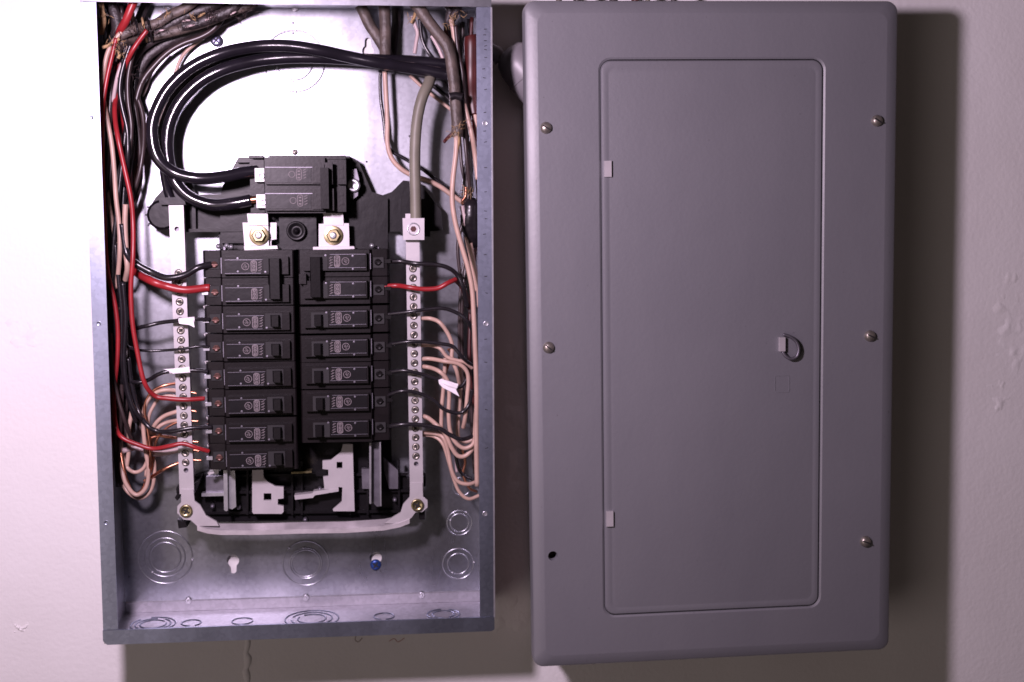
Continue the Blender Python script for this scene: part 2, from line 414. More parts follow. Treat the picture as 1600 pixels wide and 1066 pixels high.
c = U(587, 882, B0 + .001); s = pan_screw('mounting_screw', (c.x, c.y - .0012, c.z), .0056, 'bluescrew', panel)
c = U(461, 238, B0); pan_screw('mounting_screw', (c.x, c.y, c.z), .0030, 'screwsteel', panel, 'one', .003)

# ------------------------------------------------------------------ black plastic interior
YT = -.024                                      # tray front
bm = bmesh.new()
pprism(bm, [(372, 246), (546, 244), (560, 252), (581, 300), (598, 305), (612, 300), (630, 282), (655, 285), (690, 330), (692, 360), (668, 362), (612, 362), (606, 364), (608, 392), (612, 740), (640, 745), (652, 800), (640, 812), (320, 816), (303, 802), (303, 745), (345, 735), (343, 388), (342, 362), (300, 362), (243, 358), (235, 345), (235, 322), (242, 310), (262, 288), (300, 286), (306, 304), (345, 304), (348, 290)], YT, .016)
obj('plastic_tray', bm, M['chassis'], panel, bevel=.0006)
# ribs and arms on the tray
def ppart(name, pts, y, th, m, bev=.0004, parent=None):
    return obj(name, pprism(bmesh.new(), pts, y, th), M[m], parent or panel, bevel=bev)
ppart('tray_rib', [(286, 358), (380, 357), (380, 362), (286, 363)], -.036, .012, 'chassis')
ppart('tray_rib', [(300, 306), (305, 306), (306, 362), (301, 362)], -.034, .010, 'chassis')
ppart('tray_rib', [(343, 306), (392, 304), (392, 380), (345, 380)], -.034, .010, 'chassis')
ppart('tray_rib', [(545, 306), (606, 310), (606, 392), (545, 392)], -.030, .006, 'chassis')
ppart('tray_rib', [(372, 246), (546, 244), (547, 252), (370, 254)], -.034, .010, 'chassis')
ppart('bar_saddle', [(247, 309), (287, 308), (290, 320), (250, 320)], -.052, .028, 'chassis')
ppart('bar_saddle', [(626, 310), (672, 311), (672, 370), (626, 368)], -.036, .012, 'chassis')
# ribbed drum at the left end
c = U(252, 336, -.036); bm = bmesh.new()
lathe(bm, [(.0145, .012), (.0145, -.006), (.012, -.008), (.00001, -.008)], (c.x + .002, c.y, c.z), 18); obj('end_drum', bm, M['chassis'], panel, bevel=0)
for a in (150, 180, 215):
    r = math.radians(a); x = c.x + .002 + .0148 * math.cos(r); z = c.z + .0148 * math.sin(r)
    obj('drum_rib', box(x - .0014, x + .0014, c.y - .005, c.y + .012, z - .0008, z + .0008), M['chassis'], panel)
# deep floor of the bus well with ribs seen between and below the breakers
for px0, px1, py in ((330, 640, 742), (330, 640, 768), (310, 648, 800)):
    ppart('tray_rib', [(px0, py), (px1, py - 3), (px1, py + 1), (px0, py + 4)], -.030, .006, 'chassis')
for px in (385, 455, 470, 545, 573, 622):
    ppart('tray_rib', [(px, 720), (px + 3, 720), (px + 3, 805), (px, 805)], -.032, .008, 'chassis')
for px, py in ((332, 791), (373, 793), (500, 764), (617, 781), (477, 812)):
    c = U(px, py, -.031); bm = bmesh.new(); lathe(bm, [(.0022, .006), (.0022, -.001), (.0014, -.0025), (.00001, -.003)], c, 12); obj('tray_peg', bm, M['dull'], panel, smooth=True)
# bus bars (tin plated) below the breakers
def pplate(name, pts, holes, y, th, m):
    return obj(name, plate(bmesh.new(), pxpoly(pts, y), [pxpoly(h, y) for h in holes], y, y + th), M[m], panel)
pplate('bus_bar', [(394, 730), (411, 730), (412, 747), (420, 754), (430, 760), (443, 761), (443, 779), (434, 780), (434, 789), (443, 791), (443, 800), (440, 803), (396, 803), (394, 800)],
       [[(412, 771), (424, 771), (424, 782), (412, 782)]], -.040, .004, 'alu')
pplate('bus_bar', [(536, 694), (551, 694), (554, 799), (521, 799), (520, 796), (534, 784), (535, 762), (529, 761), (528, 764), (507, 765), (505, 745), (513, 744), (513, 734), (504, 733), (504, 720), (517, 719), (533, 706)],
       [[(526, 722), (535, 722), (535, 732), (526, 732)]], -.040, .004, 'alu')
ppart('bus_link', [(460, 774), (488, 771), (490, 768), (529, 763), (529, 768), (492, 774), (489, 778), (461, 781)], -.0405, .010, 'alu')
ppart('bus_link', [(455, 738), (487, 736), (487, 739), (455, 741)], -.046, .012, 'brass')
# sheet steel hook rails that carry the outer ends of the breakers
ppart('hook_rail', [(349, 735), (355, 735), (356, 798), (353, 799), (350, 797)], -.052, .020, 'zinc')
ppart('hook_rail', [(356, 735), (367, 735), (369, 792), (363, 796), (356, 794)], -.046, .004, 'zinc')
ppart('hook_rail', [(577, 692), (580, 692), (580, 788), (577, 787)], -.058, .024, 'zinc')
ppart('hook_rail', [(580, 692), (593, 691), (595, 791), (589, 792), (584, 787), (580, 787)], -.050, .003, 'dull')
ppart('hook_rail', [(593, 691), (595, 691), (596, 791), (594, 791)], -.058, .012, 'zinc')
ppart('hook_foot', [(322, 745), (349, 744), (350, 771), (322, 772)], -.036, .008, 'dull')
ppart('hook_foot', [(315, 771), (350, 770), (350, 775), (315, 776)], -.040, .008, 'zinc')
ppart('hook_foot', [(324, 740), (329, 733), (342, 733), (341, 741)], -.038, .008, 'zinc')
ppart('hook_foot', [(565, 733), (578, 733), (578, 764), (566, 764)], -.036, .008, 'dull')
ppart('hook_foot', [(599, 716), (622, 735), (622, 764), (608, 764), (600, 736)], -.036, .006, 'dull')
# rails behind the left and right breaker ends
ppart('hook_rail', [(345, 386), (352, 386), (358, 735), (350, 735)], -.034, .012, 'dull')
ppart('hook_rail', [(583, 386), (592, 386), (592, 690), (583, 690)], -.034, .012, 'dull')
# white breaker clips peeping out beyond the left ends
for i in range(8):
    py = 392 + 43.4 * i
    ppart('bright_clip', [(316 + 1.2 * i, py + 43), (326 + 1.2 * i, py + 41), (326 + 1.2 * i, py + 43.5), (318 + 1.2 * i, py + 47)], -.058, .003, 'alu', .0002)
# link straps from the main breaker to the bus, with bolts
ppart('link_strap', [(386, 334), (418, 334), (419, 352), (388, 352)], -.052, .003, 'alu')
ppart('link_strap', [(388, 352), (419, 352), (420, 384), (390, 384)], -.050, .003, 'alu')
ppart('link_strap', [(505, 333), (536, 333), (537, 352), (506, 352)], -.048, .003, 'alu')
ppart('bus_pad', [(379, 348), (432, 348), (432, 374), (424, 375), (424, 386), (382, 386)], -.044, .005, 'alu')
ppart('bus_pad', [(498, 350), (545, 349), (546, 386), (498, 386)], -.047, .005, 'alu')
ppart('bus_flange', [(381, 385), (433, 384), (434, 389), (382, 391)], -.056, .018, 'alu')
ppart('bus_flange', [(489, 386), (553, 385), (554, 389), (489, 391)], -.056, .018, 'alu')
ppart('bus_shield', [(436, 338), (494, 338), (495, 390), (437, 390)], -.042, .012, 'chassis')
c = U(463, 361, -.046); bm = bmesh.new(); lathe(bm, [(.0095, .004), (.0095, -.001), (.008, -.002), (.006, .001), (.0022, .001), (.0022, -.002), (.00001, -.003)], c, 24); obj('shield_stud', bm, M['chassis'], panel, smooth=True)
for px, py, yy in ((405, 368, -.051), (521, 368, -.0475)):
    c = U(px, py, yy); bm = bmesh.new()
    lathe(bm, [(.0093, .0005), (.0093, -.001), (.0080, -.0014)], c, 24); lathe(bm, [(.0068, -.001), (.0068, -.0048), (.0058, -.0056), (.00001, -.0056)], c, 6)
    b = obj('bus_bolt', bm, M['brass'], panel, bevel=.0003)
    bm = bmesh.new(); lathe(bm, [(.0036, -.0054), (.0030, -.0070), (.0014, -.0062), (.00001, -.0072)], c, 18); obj('bolt_stud', bm, M['zinc'], b, smooth=True)
for px, py in ((341, 385), (354, 384), (361, 386), (581, 384)):
    c = U(px, py, -.044); bm = bmesh.new(); lathe(bm, [(.0026, .002), (.0022, -.0014), (.00001, -.002)], c, 12); obj('rivet', bm, M['zinc'], panel, smooth=True)
# steel clamp on the right of the main breaker
ppart('side_clamp', [(549, 265), (557, 264), (561, 280), (559, 306), (551, 312), (547, 308)], -.040, .016, 'dull')
c = U(552, 290, -.043); bm = bmesh.new(); lathe(bm, [(.0035, 0), (.0058, -.0015), (.0068, .0005), (.0068, .002)], c, 20); obj('clamp_eyelet', bm, M['zinc'], panel, smooth=True)

# ------------------------------------------------------------------ neutral bars with their terminal screws
def neutral(pt, pb, wpx, y, s0, s1, n, nholes, wave=0):
    a = U(*pt, y); b = U(*pb, y); ax = Vector((b.x - a.x, 0, b.z - a.z)).normalized(); s = Vector((-ax.z, 0, ax.x)); hw = wpx / 2 * MPP(y)
    pts2 = [a + s * hw, a - s * hw, b - s * hw, b + s * hw]
    t0 = (U(*s0, y) - a).dot(ax); t1 = (U(*s1, y) - a).dot(ax)
    scr = [a + ax * (t0 + (t1 - t0) * i / (n - 1)) for i in range(n)]
    hol = [a + ax * (U(*h, y) - a).dot(ax) for h in nholes]
    bm = bmesh.new()
    plate(bm, [(p.x, p.z) for p in pts2], [circ(p.x, p.z, .0038, 14) for p in scr] + [circ(p.x, p.z, .0024, 12) for p in hol], y, y + .009)
    nb = obj('neutral_bar', bm, M['alu'], panel)
    bm = bmesh.new(); q = [p + Vector((0, 0, 0)) for p in pts2]; prism(bm, [(p.x * .98 + .02 * (a.x + b.x) / 2, p.z) for p in q], y + .006, y + .0088); obj('bar_core', bm, M['dull'], nb)
    first = None; fs = None
    for p in scr:
        if first is None:
            bm = bmesh.new(); lathe(bm, [(.0033, .002), (.0033, -.0004), (.0028, -.0012), (.0018, -.0006), (.0008, -.0002), (.00001, .0003)], (p.x, y + .0008, p.z), 14)
            first = obj('terminal_screw', bm, M['screwsteel'], nb, smooth=True)
            off = wloc(first) - Vector((p.x, y, p.z))
        else:
            inst('terminal_screw', first, nb, Vector((p.x, y, p.z)) + off + Vector((random.uniform(-.0003, .0003), random.uniform(-.0002, .0006), 0)), (random.uniform(-.08, .08), random.uniform(0, 3), random.uniform(-.1, .1)))
    # screwdriver slots, one plain dark bar in each head
    sl = None
    for p in scr:
        if sl is None:
            bm = box(p.x - .0027, p.x + .0027, y - .0006, y + .0006, p.z - .00045, p.z + .00045)
            sl = obj('screw_slot', bm, M['recess'], nb); sl.rotation_euler = (0, .6, 0)
        else: inst('screw_slot', sl, nb, (p.x, y, p.z), (0, random.uniform(0, 3.1), 0))
    return nb
YN = -.056
neutral((275, 321), (292, 772), 22, YN, (280, 427), (291, 723), 21, [(276, 358), (291, 735)])
neutral((644, 334), (651, 772), 21, YN, (647, 420), (651, 713), 21, [(650, 725)])
# feet of the bars: eye plates, brass screws and the tie strap between them
c1 = U(291, 798, YN); c2 = U(652, 789, YN)
pplate('eye_plate', [(283, 765), (302, 765), (304, 783), (313, 790), (322, 806), (338, 815), (342, 822), (308, 822), (298, 813), (287, 812), (277, 802), (277, 791), (283, 785)],
       [], YN - .0012, .003, 'alu')
pplate('eye_plate', [(641, 755), (660, 755), (661, 776), (668, 782), (668, 793), (660, 800), (649, 801), (643, 809), (632, 818), (600, 818), (614, 808), (626, 801), (630, 788), (640, 777)],
       [], YN - .0012, .003, 'alu')
for px, py, in ((291, 798), (652, 789)):
    c = U(px, py, YN - .0012); bm = bmesh.new(); lathe(bm, [(.0062, 0), (.0062, -.0022), (.0052, -.0032), (.0040, -.0020), (.0014, -.0020), (.00001, -.0024)], c, 24)
    s = obj('foot_screw', bm, M['brass'], panel, smooth=True)
    bm = bmesh.new(); bx(bm, c.x - .0036, c.x + .0036, c.y - .0026, c.y - .0012, c.z - .0007, c.z + .0007); bx(bm, c.x - .0007, c.x + .0007, c.y - .0027, c.y - .0012, c.z - .0036, c.z + .0036)
    bmesh.ops.rotate(bm, verts=bm.verts, cent=c, matrix=Matrix.Rotation(.5, 3, 'Y')); obj('slot', bm, M['recess'], s)
def strap():
    bm = bmesh.new()
    top = [(308, 811), (325, 816), (345, 818), (400, 818), (470, 816), (540, 815), (600, 811), (625, 806), (640, 800)]
    H = 12; rows = []
    for px, py in top:
        a = U(px, py, YN + .010); b = U(px, py + 11, YN - .002); d = U(px, py + 18, YN - .002); e = U(px, py + 18, YN + .012)
        rows.append([bm.verts.new(q) for q in (a, b, d, e)])
    for A, B in zip(rows, rows[1:]):
        for i in range(4): bm.faces.new((A[i], A[(i + 1) % 4], B[(i + 1) % 4], B[i]))
    bm.faces.new(rows[0][::-1]); bm.faces.new(rows[-1])
    return obj('tie_strap', bm, M['strap'], panel, bevel=.0006)
strap()
for pts in ([(275, 762), (283, 757), (284, 768), (276, 772)], [(302, 757), (310, 752), (313, 748), (311, 756), (306, 768), (302, 768)], [(273, 778), (279, 768), (281, 771), (277, 783)], [(636, 748), (641, 745), (641, 764), (636, 760)], [(660, 745), (666, 748), (665, 760), (660, 762)], [(277, 812), (290, 815), (292, 824), (279, 826)], [(656, 798), (664, 798), (664, 812), (655, 812)]):
    ppart('bar_clip', pts, -.050, .026, 'chassis', .0003)
# main neutral lug
ppart('neutral_lug', [(629, 341), (663, 341), (663, 375), (630, 375)], -.066, .016, 'alu', .0010)
c = U(646, 358, -.066); bm = bmesh.new(); lathe(bm, [(.0062, .002), (.0062, -.0006), (.0052, -.001), (.0046, .0006), (.0030, .0008), (.0026, .003)], c, 24); obj('lug_screw', bm, M['zinc'], panel, smooth=True)
bm = bmesh.new(); lathe(bm, [(.0032, .003), (.0030, -.0001), (.00001, -.0001)], c, 6); obj('lug_socket', bm, M['wdred'], panel)

# ------------------------------------------------------------------ circuit breakers
L = .0858; PW = .0262
def hull(bm, prof, v0, v1):
    """profile in (u,y) extruded in z"""
    a = [bm.verts.new((u, y, v0)) for u, y in prof]; b = [bm.verts.new((u, y, v1)) for u, y in prof]
    bm.faces.new(a); bm.faces.new(b[::-1]); n = len(prof)
    for i in range(n): bm.faces.new((a[i], b[i], b[(i + 1) % n], a[(i + 1) % n]))
def loc_obj(name, bm, m, parent, bevel=0., smooth=False):
    """part in local coordinates of its thing"""
    if bevel:
        es = [e for e in bm.edges if len(e.link_faces) == 2 and e.calc_face_angle(0) > .6]
        bmesh.ops.bevel(bm, geom=es, offset=bevel, segments=2, affect='EDGES', clamp_overlap=True)
    bmesh.ops.recalc_face_normals(bm, faces=bm.faces)
    me = bpy.data.meshes.new(name); bm.to_mesh(me); bm.free(); me.materials.append(M[m])
    for p in me.polygons: p.use_smooth = True
    if not smooth: me.set_sharp_from_angle(angle=.6)
    o = bpy.data.objects.new(name, me); C.objects.link(o); o.parent = parent
    return o
YD = -.070                                     # shoulder
def pole(root, v, tie, mark='full', term='copper_dull'):
    """one pole of a breaker at height v in its thing"""
    bm = bmesh.new(); h = PW / 2 - .0004
    prof = [(0, -.030), (0, -.058), (.0025, -.062), (.0165, -.063), (.019, YD), (L - .0012, YD), (L, YD + .0012), (L, -.030)]
    hull(bm, prof, v - h, v + h)
    b = loc_obj('body', bm, 'black', root, .0006)
    # terminal well, with its screw
    bm = bmesh.new(); bx(bm, .0055, .0155, -.0640, -.050, v - .0050, v + .0050); loc_obj('terminal_well', bm, 'recess', root, .0005)
    bm = bmesh.new(); lathe(bm, [(.0032, 0), (.0032, -.0014), (.0022, -.0020), (.00001, -.0012)], (.0112, -.0640, v - .0006), 12)
    bx(bm, .0078, .0146, -.0668, -.0655, v - .0011, v - .0003)
    loc_obj('terminal_screw', bm, term, root, smooth=False)
    bm = bmesh.new(); bx(bm, -.0012, .0045, -.0635, -.060, v - .0030, v + .0005); loc_obj('wire_clamp', bm, 'zinc', root, .0004)
    # deck, narrower than the body, with a raised rim
    d = .0085
    bm = bmesh.new(); bx(bm, .0215, L - .0045, YD - .0062, YD + .001, v - d - .0012, v + d - .0016); dk = loc_obj('deck', bm, 'black', root, .0007)
    bm = bmesh.new(); bx(bm, .0230, .0570, YD - .0068, YD - .005, v - d + .0004, v + d - .0048); loc_obj('label_field', bm, 'chassis', root, .0002)
    # thin moulding lines and pips
    bm = bmesh.new(); yf = YD - .0069
    bx(bm, .0225, .0575, yf - .0002, yf + .001, v + d - .0046, v + d - .0042)
    bx(bm, .0225, .0560, yf - .0002, yf + .001, v - d - .0002, v - d + .0002)
    bx(bm, .0178, .0188, -.0685, -.062, v - .009, v + .006)
    for u, w in ((.0345, v - d + .0016), (.0345, v + d - .0030), (.0600, v - d + .0010)): lathe(bm, [(.0012, .001), (.0010, -.0004), (.00001, -.0005)], (u, yf, w), 10)
    loc_obj('moulded_lines', bm, 'print', root) if False else loc_obj('moulded_lines', bm, 'dull', root)
    # printed marks: ringed monogram, stacked rating box, slanted figures
    bm = bmesh.new(); yp = yf - .00015
    w0 = v - .0020
    def ring(cu, cw, r, t):
        A = [bm.verts.new((p[0], yp, p[1])) for p in circ(cu, cw, r, 20)]; B = [bm.verts.new((p[0], yp, p[1])) for p in circ(cu, cw, r - t, 20)]
        for i in range(20): bm.faces.new((A[i], A[(i + 1) % 20], B[(i + 1) % 20], B[i]))
    def stroke(u0, w0_, u1, w1_, t=.00035):
        dd = Vector((u1 - u0, w1_ - w0_)); nn = Vector((-dd.y, dd.x)).normalized() * t
        vs = [bm.verts.new((u, yp, w)) for u, w in ((u0 + nn.x, w0_ + nn.y), (u1 + nn.x, w1_ + nn.y), (u1 - nn.x, w1_ - nn.y), (u0 - nn.x, w0_ - nn.y))]
        bm.faces.new(vs)
    if mark != 'short':
        ring(.0415, w0, .0036, .0006)
        for a, b_, c_, d_ in ((-.0014, .0014, .0004, .0016), (-.0018, .0002, -.0012, -.0014), (.0002, .0008, .0016, -.0006), (-.0004, -.0016, .0014, -.0014), (-.0008, .0006, .0006, -.0008)):
            stroke(.0415 + a, w0 + b_, .0415 + c_, w0 + d_, .00025)
    # rounded rating box: outline and three characters stacked
    o_ = rrect(.0464, .0522, w0 - .0058, w0 + .0056, .0022, 4); i_ = rrect(.0473, .0513, w0 - .0049, w0 + .0047, .0014, 4)
    A = [bm.verts.new((p[0], yp, p[1])) for p in o_]; B = [bm.verts.new((p[0], yp, p[1])) for p in i_]
    for i in range(len(A)): bm.faces.new((A[i], A[(i + 1) % len(A)], B[(i + 1) % len(B)], B[i]))
    for k in (-.0034, 0, .0034):
        o2 = rrect(.0478, .0508, w0 + k - .0012, w0 + k + .0012, .0009, 3); i2 = rrect(.0487, .0499, w0 + k - .0003, w0 + k + .0003, .0002, 3)
        A = [bm.verts.new((p[0], yp, p[1])) for p in o2]; B = [bm.verts.new((p[0], yp, p[1])) for p in i2]
        for i in range(len(A)): bm.faces.new((A[i], A[(i + 1) % len(A)], B[(i + 1) % len(B)], B[i]))
        stroke(.0472, w0 + k - .0017, .0514, w0 + k - .0017, .0002)
    for k in (-.0040, -.0014, .0012, .0036):
        stroke(.0534, w0 + k - .0004, .0566, w0 + k + .0012, .0003); stroke(.0550, w0 + k - .0008, .0556, w0 + k + .0006, .0002)
    loc_obj('printed_marks', bm, 'print', root)
    # toggle in its slot
    bm = bmesh.new(); bx(bm, .0586, .0745, YD - .0066, YD - .001, v - .0078, v + .0062); loc_obj('toggle_slot', bm, 'recess', root, .0004)
    if not tie:
        bm = bmesh.new(); hull(bm, [(.0620, -.070), (.0655, -.0845), (.0715, -.0850), (.0730, -.070)], v - .0058, v + .0046); loc_obj('toggle', bm, 'toggle', root, .0007)
def copy_tree(o, parent=None):
    c = o.copy(); C.objects.link(c)
    if parent: c.parent = parent
    for ch in list(kids.get(o.name, [])): copy_tree(ch, c)
    return c
def breaker(name, label, group, cx, cz, left=True, poles=1, tie=False, mark='full'):
    root = thing(name, (cx, 0, cz), label, 'circuit breaker', group)
    if poles == 1: pole(root, 0, False, mark)
    else:
        pole(root, PW / 2, True, 'full' if left else 'short'); pole(root, -PW / 2, True, 'short' if left else 'full')
        bm = bmesh.new(); hull(bm, [(.0615, -.070), (.0650, -.0850), (.0735, -.0858), (.0755, -.070)], -PW / 2 - .0062, PW / 2 + .0052); loc_obj('toggle', bm, 'toggle', root, .0008)
        if not left:
            bm = bmesh.new(); bx(bm, .0785, .0850, -.0795, -.070, -.0035, .0060); loc_obj('handle_lock', bm, 'black', root, .0005)
    if not left: root.rotation_euler = (0, math.pi, 0)
    return root
YB = -.074
kids = {}
lrow = [413, 456, 500, 544, 588, 631, 674, 716]; rrow = [411, 455, 500, 545, 588, 631, 672]
def lx(i): return U(317.0 + 1.25 * i, lrow[i], -.060)
def rx(i): return U(608.5 + .55 * i, rrow[i], -.060)
def lz(i): return U(390, lrow[i], YB).z
def rz(i): return U(530, rrow[i], YB).z
G1 = 'single breakers in the left column'; G2 = 'single breakers in the right column'
bL2 = breaker('double_breaker', 'black two-pole breaker on top of the left column, thick black and red wires attached', None, (lx(0).x + lx(1).x) / 2, (lz(0) + lz(1)) / 2, True, 2)
bR2 = breaker('double_breaker', 'black two-pole breaker on top of the right column, red wire on its lower pole', None, (rx(0).x + rx(1).x) / 2, (rz(0) + rz(1)) / 2, False, 2)
slab = ['black breaker fed by the upper white-taped wire, left column, below the two-pole one',
        'black breaker in the left column fed by the thinnest wire, between both white tapes',
        'black breaker in the left column fed by the lower white-taped black wire',
        'black breaker in the left column fed by the long hooked red wire',
        'black breaker in the left column, second from the bottom, black wire attached',
        'bottom black breaker of the left column, fed by the lowest red wire']
srab = ['black breaker in the right column, directly below its two-pole breaker',
        'black breaker in the right column, second below its two-pole breaker',
        'black breaker in the right column, middle one of its five singles',
        'black breaker in the right column, second from its bottom end',
        'bottom black breaker of the right column, above the steel hook rail']
proto = breaker('single_breaker', slab[0], G1, lx(2).x, lz(2))
parts = [o for o in C.objects if o.parent == proto]
def shade(o, m_):  # dark colour stands in for the shade on the right column's terminals
    o.material_slots[0].link = 'OBJECT'; o.material_slots[0].material = M[m_]
for o in list(C.objects):
    if o.parent == bR2 and o.name.startswith(('terminal_screw', 'wire_clamp')): shade(o, 'toggle')
def clone(label, group, cx, cz, left):
    r = proto.copy(); C.objects.link(r); r.location = (cx, 0, cz); r['label'] = label; r['group'] = group
    r.rotation_euler = (0, random.uniform(-.006, .006) + (0 if left else math.pi), random.uniform(-.004, .004))
    for ch in parts:
        c = ch.copy(); C.objects.link(c); c.parent = r
        if not left and ch.name.startswith(('terminal_screw', 'wire_clamp')): shade(c, 'toggle')
        if ch.name.startswith('printed'): c.location = (random.uniform(-.0007, .0009), 0, random.uniform(-.0005, .0004))
        if ch.name.startswith('toggle') and 'slot' not in ch.name: c.location = (random.uniform(-.0006, .0006), random.uniform(0, .0008), random.uniform(-.0004, .0004))
for i in range(3, 8): clone(slab[i - 2], G1, lx(i).x, lz(i), True)
for i in range(2, 7): clone(srab[i - 2], G2, rx(i).x, rz(i), False)

# main breaker
YM = -.066
a = U(388, 290, YM); mb = thing('main_breaker', (a.x, 0, a.z), 'large black two-pole main breaker at the top, fed by the two fat black cables', 'circuit breaker')
def mp(name, px0, px1, py0, py1, y, th, m, bev=.0006):
    p, q = U(px0, py0, y), U(px1, py1, y); return obj(name, box(p.x, q.x, y, y + th, q.z, p.z), M[m], mb, bevel=bev)
mp('body', 413, 509, 246, 333, -.064, .040, 'black'); mp('end_block', 509, 541, 247, 333, -.056, .032, 'black')
mp('terminal_block', 390, 414, 250, 333, -.052, .028, 'black')
for k, (y0, y1) in enumerate(((253, 288), (294, 329))):
    mp('deck', 414, 520 + 2 * k, y0 + 1, y1, -.0705, .008, 'black')
    mp('label_field', 418, 486, y0 + 9, y1 - 3, -.0712, .002, 'chassis', .0002)
    mp('toggle_frame', 488, 507, y0 + 4, y1 - 2, -.0725, .003, 'black', .0004)
    mp('rim_line', 414, 500, y0 + 8, y0 + 9, -.0716, .002, 'dull', 0)
    # printed box and figures
    bm = bmesh.new(); yp = -.07135
    p = U(467 + 2 * k, (y0 + y1) / 2 + 2, yp); o_ = rrect(p.x - .0026, p.x + .0026, p.z - .0056, p.z + .0056, .002, 4); i_ = rrect(p.x - .0020, p.x + .0020, p.z - .005, p.z + .005, .0015, 4)
    A = [bm.verts.new((q[0], yp, q[1])) for q in o_]; B = [bm.verts.new((q[0], yp, q[1])) for q in i_]
    for i in range(len(A)): bm.faces.new((A[i], A[(i + 1) % len(A)], B[(i + 1) % len(B)], B[i]))
    for kk in (-.003, 0, .003): bx(bm, p.x - .0012, p.x + .0012, yp - .0001, yp, p.z + kk - .0008, p.z + kk + .0006)
    for kk in (-.0038, -.0012, .0014, .0038):
        v = [bm.verts.new((p.x + u, yp, p.z + kk + w)) for u, w in ((.0040, -.0004), (.0068, .0010), (.0068, .0016), (.0040, .0002))]; bm.faces.new(v)
    A = [bm.verts.new((q[0], yp, q[1])) for q in circ(p.x - .0066, p.z, .0031, 20)]; B = [bm.verts.new((q[0], yp, q[1])) for q in circ(p.x - .0066, p.z, .0026, 20)]
    for i in range(20): bm.faces.new((A[i], A[(i + 1) % 20], B[(i + 1) % 20], B[i]))
    obj('printed_marks', bm, M['print'], mb)
    # lug face
    lg = mp('terminal_lug', 398 + k * 2.5, 413 + k * 2.5, y0 + 10, y0 + 31, -.062, .010, 'alu', .0006)
    c = U(408 + k * 2.5, y0 + 22, -.0622); bm = bmesh.new(); lathe(bm, [(.0030, .001), (.0034, -.0004), (.0024, -.0008), (.0014, .0002), (.00001, .0006)], c, 16); obj('lug_screw', bm, M['zinc'], lg, smooth=True)
mp('toggle', 500, 514, 262, 326, -.0815, .014, 'toggle')
mp('end_cap', 527, 541, 250, 288, -.0640, .009, 'black'); mp('end_cap', 527, 541, 292, 331, -.0640, .009, 'black')
mp('end_slot', 520, 522, 256, 328, -.0570, .002, 'recess', 0)
for q in (262, 276, 303, 317): mp('grip_rib', 531, 537, q, q + 3, -.0648, .002, 'black', .0002)
mp('hood', 388, 411, 243, 247, -.060, .016, 'black', .0003)
mp('hood', 420, 540, 243, 249, -.058, .016, 'black', .0005)

# ------------------------------------------------------------------ service cables
GS = 'fat black service cables'
def swell(P, r):  # helper for world tubes
    return P
wire('service_cable', [(712, 120, -.052), (690, 115), (640, 106), (590, 98, -.058), (540, 88), (500, 79, -.064), (450, 72), (400, 73), (345, 84, -.068), (298, 106), (262, 140), (241, 182), (238, 215), (247, 248), (272, 270, -.066), (310, 279), (350, 276, -.062), (380, 270, -.058), (402, 268, -.056)], 9.2, 'service',
     'fat glossy black cable on the outside of the loop, ending at the upper main lug', 'cable', GS, seg=16)
wire('service_cable', [(715, 104, -.040), (690, 100), (640, 96), (590, 94, -.046), (540, 92), (500, 90, -.050), (450, 90), (400, 95), (350, 108, -.054), (312, 128), (282, 158), (266, 190), (261, 222), (264, 255), (274, 285, -.056), (296, 308), (330, 320), (365, 318, -.058), (392, 313, -.058)], 9.2, 'service',
     'fat glossy black cable on the inside of the loop, ending at the lower main lug', 'cable', GS, seg=16)
c1_ = wire('bare_cable_end', [(390, 313, -.058), (398, 312), (406, 311)], 5.5, 'copper', 'bare copper end of the inner fat black cable at the lower main lug', 'cable end')
wire('black_cable_shorter', [(712, 112, -.030), (670, 110), (620, 104), (570, 98), (520, 92, -.034), (470, 82), (420, 80), (370, 90), (320, 110), (285, 135), (262, 175), (252, 215), (255, 262), (262, 300, -.03), (275, 330)], 6.5, 'service', 'thinner black cable hidden between the two fat cables of the loop', 'cable', None, seg=12).name = 'slim_cable'
wire('grey_cable', [(680, 100, -.034), (676, 112, -.040), (670, 130, -.054), (660, 152, -.060), (653, 180), (649, 215), (648, 255), (649, 300), (650, 345, -.060)], 8.6, 'grey',
     'thick olive grey cable running down into the square neutral lug', 'cable', None, seg=14)

# ------------------------------------------------------------------ wires on the left
W_ = wire
W_('red_wire', [(212, -4, -.075), (204, 15), (196, 34, -.072), (187, 52, -.064), (184, 84, -.042), (190, 130), (196, 200), (200, 280, -.028), (200, 350), (202, 400, -.045), (212, 424), (236, 439, -.068), (262, 448), (290, 453), (320, 450, -.064), (328, 450)], 6.2, 'wred', 'thickest red wire, ending at the lower pole of the left two-pole breaker')
W_('red_wire', [(230, 48, -.07), (222, 57), (206, 80), (194, 106, -.062), (186, 128, -.05), (181, 150, -.048), (179, 178, -.06), (184, 215, -.07), (194, 260), (204, 310), (208, 350), (208, 400, -.075), (204, 450), (207, 505), (215, 552), (226, 598), (242, 618, -.068), (262, 623), (290, 624), (320, 623, -.064)], 3.7, 'wred', 'long red wire at the left that hooks round below the white tapes')
W_('red_wire', [(182, 60, -.07), (176, 85), (168, 120), (161, 160), (159, 200), (160, 260, -.06), (163, 340), (168, 420), (178, 470), (184, 512), (183, 560), (178, 620), (181, 665), (190, 683, -.066), (214, 695), (240, 701), (265, 697, -.072), (286, 694), (306, 699), (326, 705, -.066)], 3.5, 'wred', 'red wire close to the left box wall ending at the lowest left breaker')
W_('black_wire', [(190, 350, -.06), (198, 395), (213, 412, -.064), (238, 426), (262, 434, -.068), (288, 430), (310, 418), (330, 413, -.064)], 5.2, 'wblack', 'thick black wire curving into the top pole of the left two-pole breaker')
GB = 'thin black wires to the left breakers'
